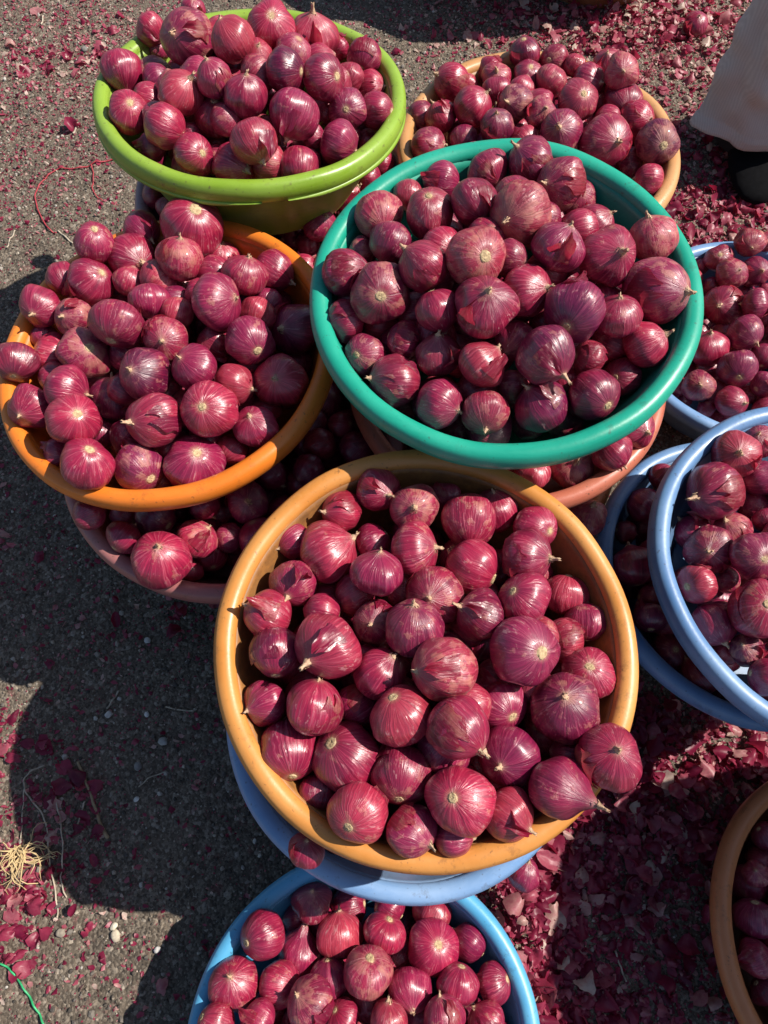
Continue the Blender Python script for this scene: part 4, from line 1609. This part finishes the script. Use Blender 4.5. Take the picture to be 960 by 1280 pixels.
# a few single stones and skins that stand out
def stone(px, py, size, label, seed, col=(.44, .38, .29)):
    rnd = random.Random(seed)
    V, F = [], []
    seg, rg = 12, 8
    for j in range(rg + 1):
        th = math.pi * j / rg
        for i in range(seg):
            a = 2 * math.pi * i / seg
            v = Vector((math.sin(th) * math.cos(a), math.sin(th) * math.sin(a) * .8, math.cos(th) * .62))
            v *= 1 + .28 * mn.noise(v * 1.9 + Vector((seed * 7.1, 0, 0))) + .1 * mn.noise(v * 5 + Vector((seed, 3, 0)))
            V.append(v * size / 2)
    for j in range(rg):
        for i in range(seg):
            k = (i + 1) % seg
            F.append((j * seg + i, (j + 1) * seg + i, (j + 1) * seg + k, j * seg + k))
    o = link("stone", mesh("stone", V, F), simple("stone", col, .9))
    p = ground_at(px, py)
    o.location = (p.x, p.y, gz(p.x, p.y) + size * .2)
    o.rotation_euler = (0, 0, seed)
    tag(o, label, "stone")


stone(142, 1158, .013, "cream stone, upper of two touching stones in the lower left sun", 1, (.55, .50, .40))
stone(144, 1170, .020, "tan stone, lower of two touching stones in the lower left sun", 2)
stone(76, 1166, .017, "brown stone left of the two touching stones in the sun", 3, (.28, .24, .19))
stone(136, 893, .014, "pale round stone in the left shade under a straw piece", 4, (.5, .48, .45))
stone(184, 893, .011, "white stone in the shade right of the pale round one", 5, (.6, .58, .55))
stone(204, 927, .018, "grey stone near the ochre tub's left side", 6, (.34, .33, .31))
stone(171, 999, .011, "small white stone below the forked wisp of straw", 7, (.62, .6, .56))
stone(173, 958, .016, "dark grey stone above the forked wisp of straw", 8, (.22, .21, .20))
stone(184, 800, .014, "whitish chip of stone in the shade under the pink tub", 9, (.5, .48, .45))
stone(197, 1187, .012, "pale stone in the sky-blue tub's shadow", 10, (.5, .48, .46))
stone(106, 63, .022, "grey stone in the sun left of the lime green tub", 11, (.16, .15, .14))
stone(833, 1147, .012, "pale stone in shade left of the brown tub", 12, (.42, .40, .38))


def skin_sheet(px, py, size, ang, tone, label, z=.006, seed=1, curl=.7, tilt=.3):
    rnd = random.Random(seed)
    nu, nv = 8, 10
    V, F = [], []
    for j in range(nv + 1):
        v = -1 + 2 * j / nv
        for i in range(nu + 1):
            u = -1 + 2 * i / nu
            wv = math.sqrt(max(0.0, 1.05 - abs(v) ** 1.7))
            x = u * wv * .55 + .06 * mn.noise(Vector((u * 3, v * 3, seed)))
            y = v + .08 * mn.noise(Vector((u * 3, v * 3, seed + 9)))
            V.append((x * size / 2, y * size / 2, (curl * x * x + .15 * y * y + .10 * mn.noise(Vector((u * 2, v * 2, seed + 4)))) * size / 2))
    for j in range(nv):
        for i in range(nu):
            a = j * (nu + 1) + i
            F.append((a, a + 1, a + nu + 2, a + nu + 1))
    me = mesh("onion_skin_piece", V, F)
    at = me.attributes.new("tone", 'FLOAT', 'POINT')
    at.data.foreach_set("value", np.full(len(V), tone, np.float32))
    o = link("onion_skin_piece", me, M_LITTER)
    p = ground_at(px, py, z)
    o.location = (p.x, p.y, z + .003)
    o.rotation_euler = (tilt, tilt * .4, ang)
    tag(o, label, "onion skin")


skin_sheet(862, 290, .040, .3, .45, "pointed pink skin piece right behind the teal rim", .02, 1, .9, .7)
skin_sheet(698, 1147, .036, .5, .93, "pale grey-pink skin in shade beside the sky-blue tub", .012, 2)
skin_sheet(685, 1075, .050, 1.2, .62, "broad mauve skin under the ochre tub's lower right rim", .014, 3)
skin_sheet(845, 1035, .046, .9, .75, "veined pale pink skin lying above the patch of bare soil", .014, 4)
skin_sheet(884, 1110, .026, .2, .8, "small greyish skin close to the brown tub's left rim", .012, 5)
skin_sheet(92, 1137, .022, -.5, .25, "deep red skin curl at the end of the long bent stalk", .008, 6, 1.4)
skin_sheet(146, 775, .030, .2, .15, "dark purple skin in the shade below the pink tub", .010, 7, 1.2)
skin_sheet(130, 57, .018, .8, 1.0, "yellowish dry skin left of the lime green tub", .010, 8)
skin_sheet(118, 1075, .022, .4, .3, "crimson skin in the lower part of the left shadow", .008, 9)

# ---------------------------------------------------------------- unseen tub stacks added past the right and top edges for their shadows
SHADE_STK = [(1.035, -.06, .165, 'orange', "orange tub at the foot of the unseen stack added for shade past the right edge"), (1.045, -.05, .32, 'teal', "unseen teal tub second from the ground, added for shade past the right edge"),
       (1.035, -.06, .47, 'red', "unseen red tub third from the ground, added for shade past the right edge"), (1.035, -.06, .62, 'blue', "blue tub topping the unseen stack added for shade past the right edge"),
       (.62, 2.38, .165, 'brown', "brown tub at the foot of the unseen stack added for shade beyond the top edge"), (.62, 2.38, .36, 'orange', "orange tub in the middle of the unseen stack added for shade beyond the top edge"), (.62, 2.38, .55, 'yellow', "yellow tub topping the unseen stack added for shade beyond the top edge"),
       (.27, 2.46, .165, 'red', "unseen red tub on the ground, added for shade beyond the top edge"), (.27, 2.46, .42, 'green', "unseen green tub on top of the red one, added for shade beyond the top edge")]
for i, (x, y, z, mk, lab) in enumerate(SHADE_STK):
    make_tub(mk + "_tub", .25, .165, *MAT[mk], lab, (x, y, z), (0, 0), 20 + i)  # out-of-frame tubs put in to throw shade into view


def shade_fill():  # onion heaps topping the added shadow-casting stacks, out of frame
    rnd = random.Random(9)
    base = BODY[0][0]
    bv = np.array([v.co[:] for v in base.vertices])
    bf = np.array([p.vertices[:] for p in base.polygons])
    V, F = [], []
    k = 0
    for (cx, cy, cz) in ((1.035, -.06, .62), (.62, 2.38, .55), (.27, 2.46, .42)):
        for i in range(-4, 5):
            for j in range(-4, 5):
                x, y = i * .055 + (j % 2) * .027, j * .05
                ro = math.hypot(x, y)
                if ro > .2:
                    continue
                V.append(bv * .032 + np.array((cx + x, cy + y, cz + .04 - ro * .35)))
                F.append(bf + len(bv) * k)
                k += 1
    o = link("shade_stack_onions", mesh("shade_stack_onions", np.concatenate(V).tolist(), np.concatenate(F).tolist()), M_ONION)
    o.color = (.5, .3, .4, 1)
    tag(o, "onions heaped in the unseen tubs added for shade past the edges of the picture", None, kind="stuff")


shade_fill()

# ---------------------------------------------------------------- person sitting at the top right
def cloth_mat(name, c1, c2, scale=1.0):
    m, n, l, b = newmat(name)
    tc = n.new("ShaderNodeTexCoord")
    O = tc.outputs["Object"]
    w1 = n.new("ShaderNodeTexWave"); w1.bands_direction = 'Z'; w1.inputs["Scale"].default_value = 70 * scale
    w2 = n.new("ShaderNodeTexWave"); w2.bands_direction = 'X'; w2.inputs["Scale"].default_value = 70 * scale
    for q in (w1, w2):
        l.new(O, q.inputs[0])
        q.inputs["Distortion"].default_value = .6
    ck = math_node(n, l, 'MULTIPLY', noise_node(n, l, O, 500, 2, .5), w2.outputs["Fac"])
    big = noise_node(n, l, O, 9, 4, .6)
    c = mix(n, l, ck, c1, c2)
    c = mix(n, l, math_node(n, l, 'MULTIPLY', ramp(n, l, big, [(.4, 0), (.7, 1)]), .35), c, tuple(v * .7 for v in c1))
    l.new(c, b.inputs[0])
    b.inputs["Roughness"].default_value = .9
    b.inputs["Sheen Weight"].default_value = .2
    bp = n.new("ShaderNodeBump")
    bp.inputs["Strength"].default_value = .4
    bp.inputs["Distance"].default_value = .001
    l.new(ck, bp.inputs["Height"])
    l.new(bp.outputs[0], b.inputs["Normal"])
    return m


def skinned(name, joints, edges, mat, parent, sub=2):
    me = bpy.data.meshes.new(name)
    me.from_pydata([j[:3] for j in joints], edges, [])
    o = link(name, me, None, parent)
    md = o.modifiers.new("skin", 'SKIN')
    md.use_smooth_shade = True
    for i, j in enumerate(joints):
        r = j[3]
        me.skin_vertices[0].data[i].radius = r if isinstance(r, tuple) else (r, r)
    me.skin_vertices[0].data[0].use_root = True
    o.modifiers.new("sub", 'SUBSURF').levels = sub
    o.modifiers["sub"].render_levels = sub
    me.materials.append(mat)
    return o


def build_person():
    root = bpy.data.objects.new("person", None)
    C.objects.link(root)
    root.location = (1.05, 1.70, 0)
    tag(root, "person at the top right, only a loose beige-grey trouser leg and black shoe showing", "person")
    skin = simple("brown_skin", (.20, .10, .06), .5)
    shirt = cloth_mat("dark_shirt", (.05, .06, .09), (.07, .08, .12))
    trouser = cloth_mat("khaki_grey_cloth", (.50, .47, .43), (.66, .63, .58))
    shoe = simple("black_shoe", (.004, .004, .005), .95)
    shoe.node_tree.nodes['Principled BSDF'].inputs['Specular IOR Level'].default_value = .1
    NA = Vector((-.135, -.05, .09)); NK = Vector((-.125, -.06, .50))
    FA = Vector((.155, .03, .09)); FK = Vector((.135, .01, .50))
    J = [(0, .02, .95, .13), (0, .03, 1.12, .12), (0, .03, 1.33, .15), (0, .02, 1.47, .06), (0, .0, 1.54, .055), (0, -.01, 1.62, .085), (0, -.01, 1.69, .075),
         (-.20, .03, 1.38, .055), (-.25, .04, 1.12, .042), (-.26, -.03, .90, .033), (-.26, -.05, .84, .028),
         (.20, .03, 1.38, .055), (.25, .04, 1.12, .042), (.26, -.03, .90, .033), (.26, -.05, .84, .028),
         (-.09, .01, .88, .09), tuple(NK) + (.062,), tuple(NA) + (.042,), (.09, .01, .88, .09), tuple(FK) + (.062,), tuple(FA) + (.042,)]
    E_ = [(0, 1), (1, 2), (2, 3), (3, 4), (4, 5), (5, 6), (2, 7), (7, 8), (8, 9), (9, 10), (2, 11), (11, 12), (12, 13), (13, 14), (0, 15), (15, 16), (16, 17), (0, 18), (18, 19), (19, 20)]
    skinned("body", J, E_, skin, root)
    for hx, hy, hz, s_ in ((-.26, -.055, .83, -1), (.26, -.055, .83, 1)):
        V = [(hx, hy, hz, .022)]
        Ed = []
        for k in range(4):
            oy = (k - 1.5) * .019
            L = (.060, .070, .066, .052)[k]
            b0 = len(V)
            V += [(hx, hy + oy, hz - .05, .009), (hx - s_ * .004, hy + oy * 1.1, hz - .05 - L * .6, .008), (hx - s_ * .020, hy + oy * 1.1, hz - .05 - L, .007)]
            Ed += [(0, b0), (b0, b0 + 1), (b0 + 1, b0 + 2)]
        b0 = len(V)
        V += [(hx - s_ * .012, hy - .034, hz - .02, .010), (hx - s_ * .02, hy - .045, hz - .05, .008)]
        Ed += [(0, b0), (b0, b0 + 1)]
        skinned("hand", V, Ed, skin, root, 1)
    SJ = [(0, .02, .90, .15), (0, .03, 1.12, .14), (0, .03, 1.33, .165), (0, .02, 1.455, .08), (-.20, .03, 1.38, .07), (-.245, .04, 1.16, .058), (.20, .03, 1.38, .07), (.245, .04, 1.16, .058)]
    skinned("shirt", SJ, [(0, 1), (1, 2), (2, 3), (2, 4), (4, 5), (2, 6), (6, 7)], shirt, root)
    skinned("hair", [(0, .01, 1.68, .088), (0, .03, 1.72, .07)], [(0, 1)], simple("black_hair", (.012, .010, .009), .6), root)

    def leg(name, pts, rads, seed):
        V, F = [], []
        seg, n = 56, 90
        P = [Vector(p) for p in pts]
        m = len(P) - 1
        for j in range(n + 1):
            t = j / n * m
            i0 = min(int(t), m - 1)
            f = t - i0
            p = P[i0].lerp(P[i0 + 1], f)
            r = rads[i0] * (1 - f) + rads[i0 + 1] * f
            for k in range(seg):
                an = 2 * math.pi * k / seg
                ca, sa = math.cos(an), math.sin(an)
                fold = 1 + .22 * mn.noise(Vector((ca * 1.7, sa * 1.7, t * 1.1 + seed))) + .06 * math.sin(4 * an + t * 1.5 + seed) + .05 * mn.noise(Vector((ca * 4, sa * 4, t * 2 + seed)))
                fold += .16 * mn.noise(Vector((ca * 1.4, sa * 1.4, p.z * 15 + ca * 1.5 + seed))) * max(0, 1 - p.z * 1.2)
                fold -= .16 * max(0, .22 - abs(mn.noise(Vector((ca * 1.9 + p.z * 2.2, sa * 1.9, p.z * 4.5 + seed + 7)))))
                fold += .035 * math.sin(p.z * 75 + 3 * math.sin(an * 1.0 + seed)) * math.exp(-((p.z - .22) / .07) ** 2)
                dz = .045 * ca + .014 * math.sin(an * 2 + seed) + .012 * mn.noise(Vector((ca, sa, seed)))
                hem = .0045 if j <= 3 + int(2 * (1 + ca)) else 0
                V.append((p.x + ca * r * 1.12 * fold + ca * hem, p.y + sa * r * .95 * fold + sa * hem, p.z + dz * max(0, 1 - t)))
        for j in range(n):
            for k in range(seg):
                q = (k + 1) % seg
                F.append((j * seg + k, j * seg + q, (j + 1) * seg + q, (j + 1) * seg + k))
        o = link(name, mesh(name, V, F), trouser, root)
        sd = o.modifiers.new("thick", 'SOLIDIFY')
        sd.thickness = .003
    leg("trouser_leg", [NA + Vector((0, 0, .015)), NA + Vector((0, -.005, .14)), NK + Vector((0, 0, 0)), (-.10, .0, .75), (-.085, .02, .93)], [.118, .108, .108, .115, .115], 1.0)
    leg("trouser_leg", [FA + Vector((0, 0, .015)), FA + Vector((0, -.005, .14)), FK + Vector((0, 0, 0)), (.10, .0, .75), (.085, .02, .93)], [.118, .108, .108, .115, .115], 5.0)
    for A_ in (NA, FA):
        tube("inner_trouser", [A_ + Vector((.01, -.01, -.045)), A_ + Vector((.01, -.01, .05)), A_ + Vector((.01, 0, .20))], .092, simple("black_cloth", (.012, .012, .016), .95), root, 20, 1.0)
        V, F = [], []
        seg = 24
        secs = [(.075, .026, .060, .032), (.05, .040, .085, .042), (.0, .043, .100, .050), (-.06, .046, .080, .040), (-.12, .050, .056, .028), (-.17, .046, .042, .021), (-.20, .034, .030, .016), (-.212, .014, .016, .012)]
        for (yy, wd, ht, zc) in secs:
            for k in range(seg):
                an = 2 * math.pi * k / seg
                V.append((A_.x + wd * 1.25 * math.cos(an), A_.y + yy, max(.004, zc + ht * .5 * math.sin(an) + .01)))
        for j in range(len(secs) - 1):
            for k in range(seg):
                q = (k + 1) % seg
                F.append((j * seg + k, (j + 1) * seg + k, (j + 1) * seg + q, j * seg + q))
        F.append(tuple(range(seg)))
        F.append(tuple(range((len(secs) - 1) * seg, len(secs) * seg))[::-1])
        link("shoe", mesh("shoe", V, F), shoe, root)


build_person()
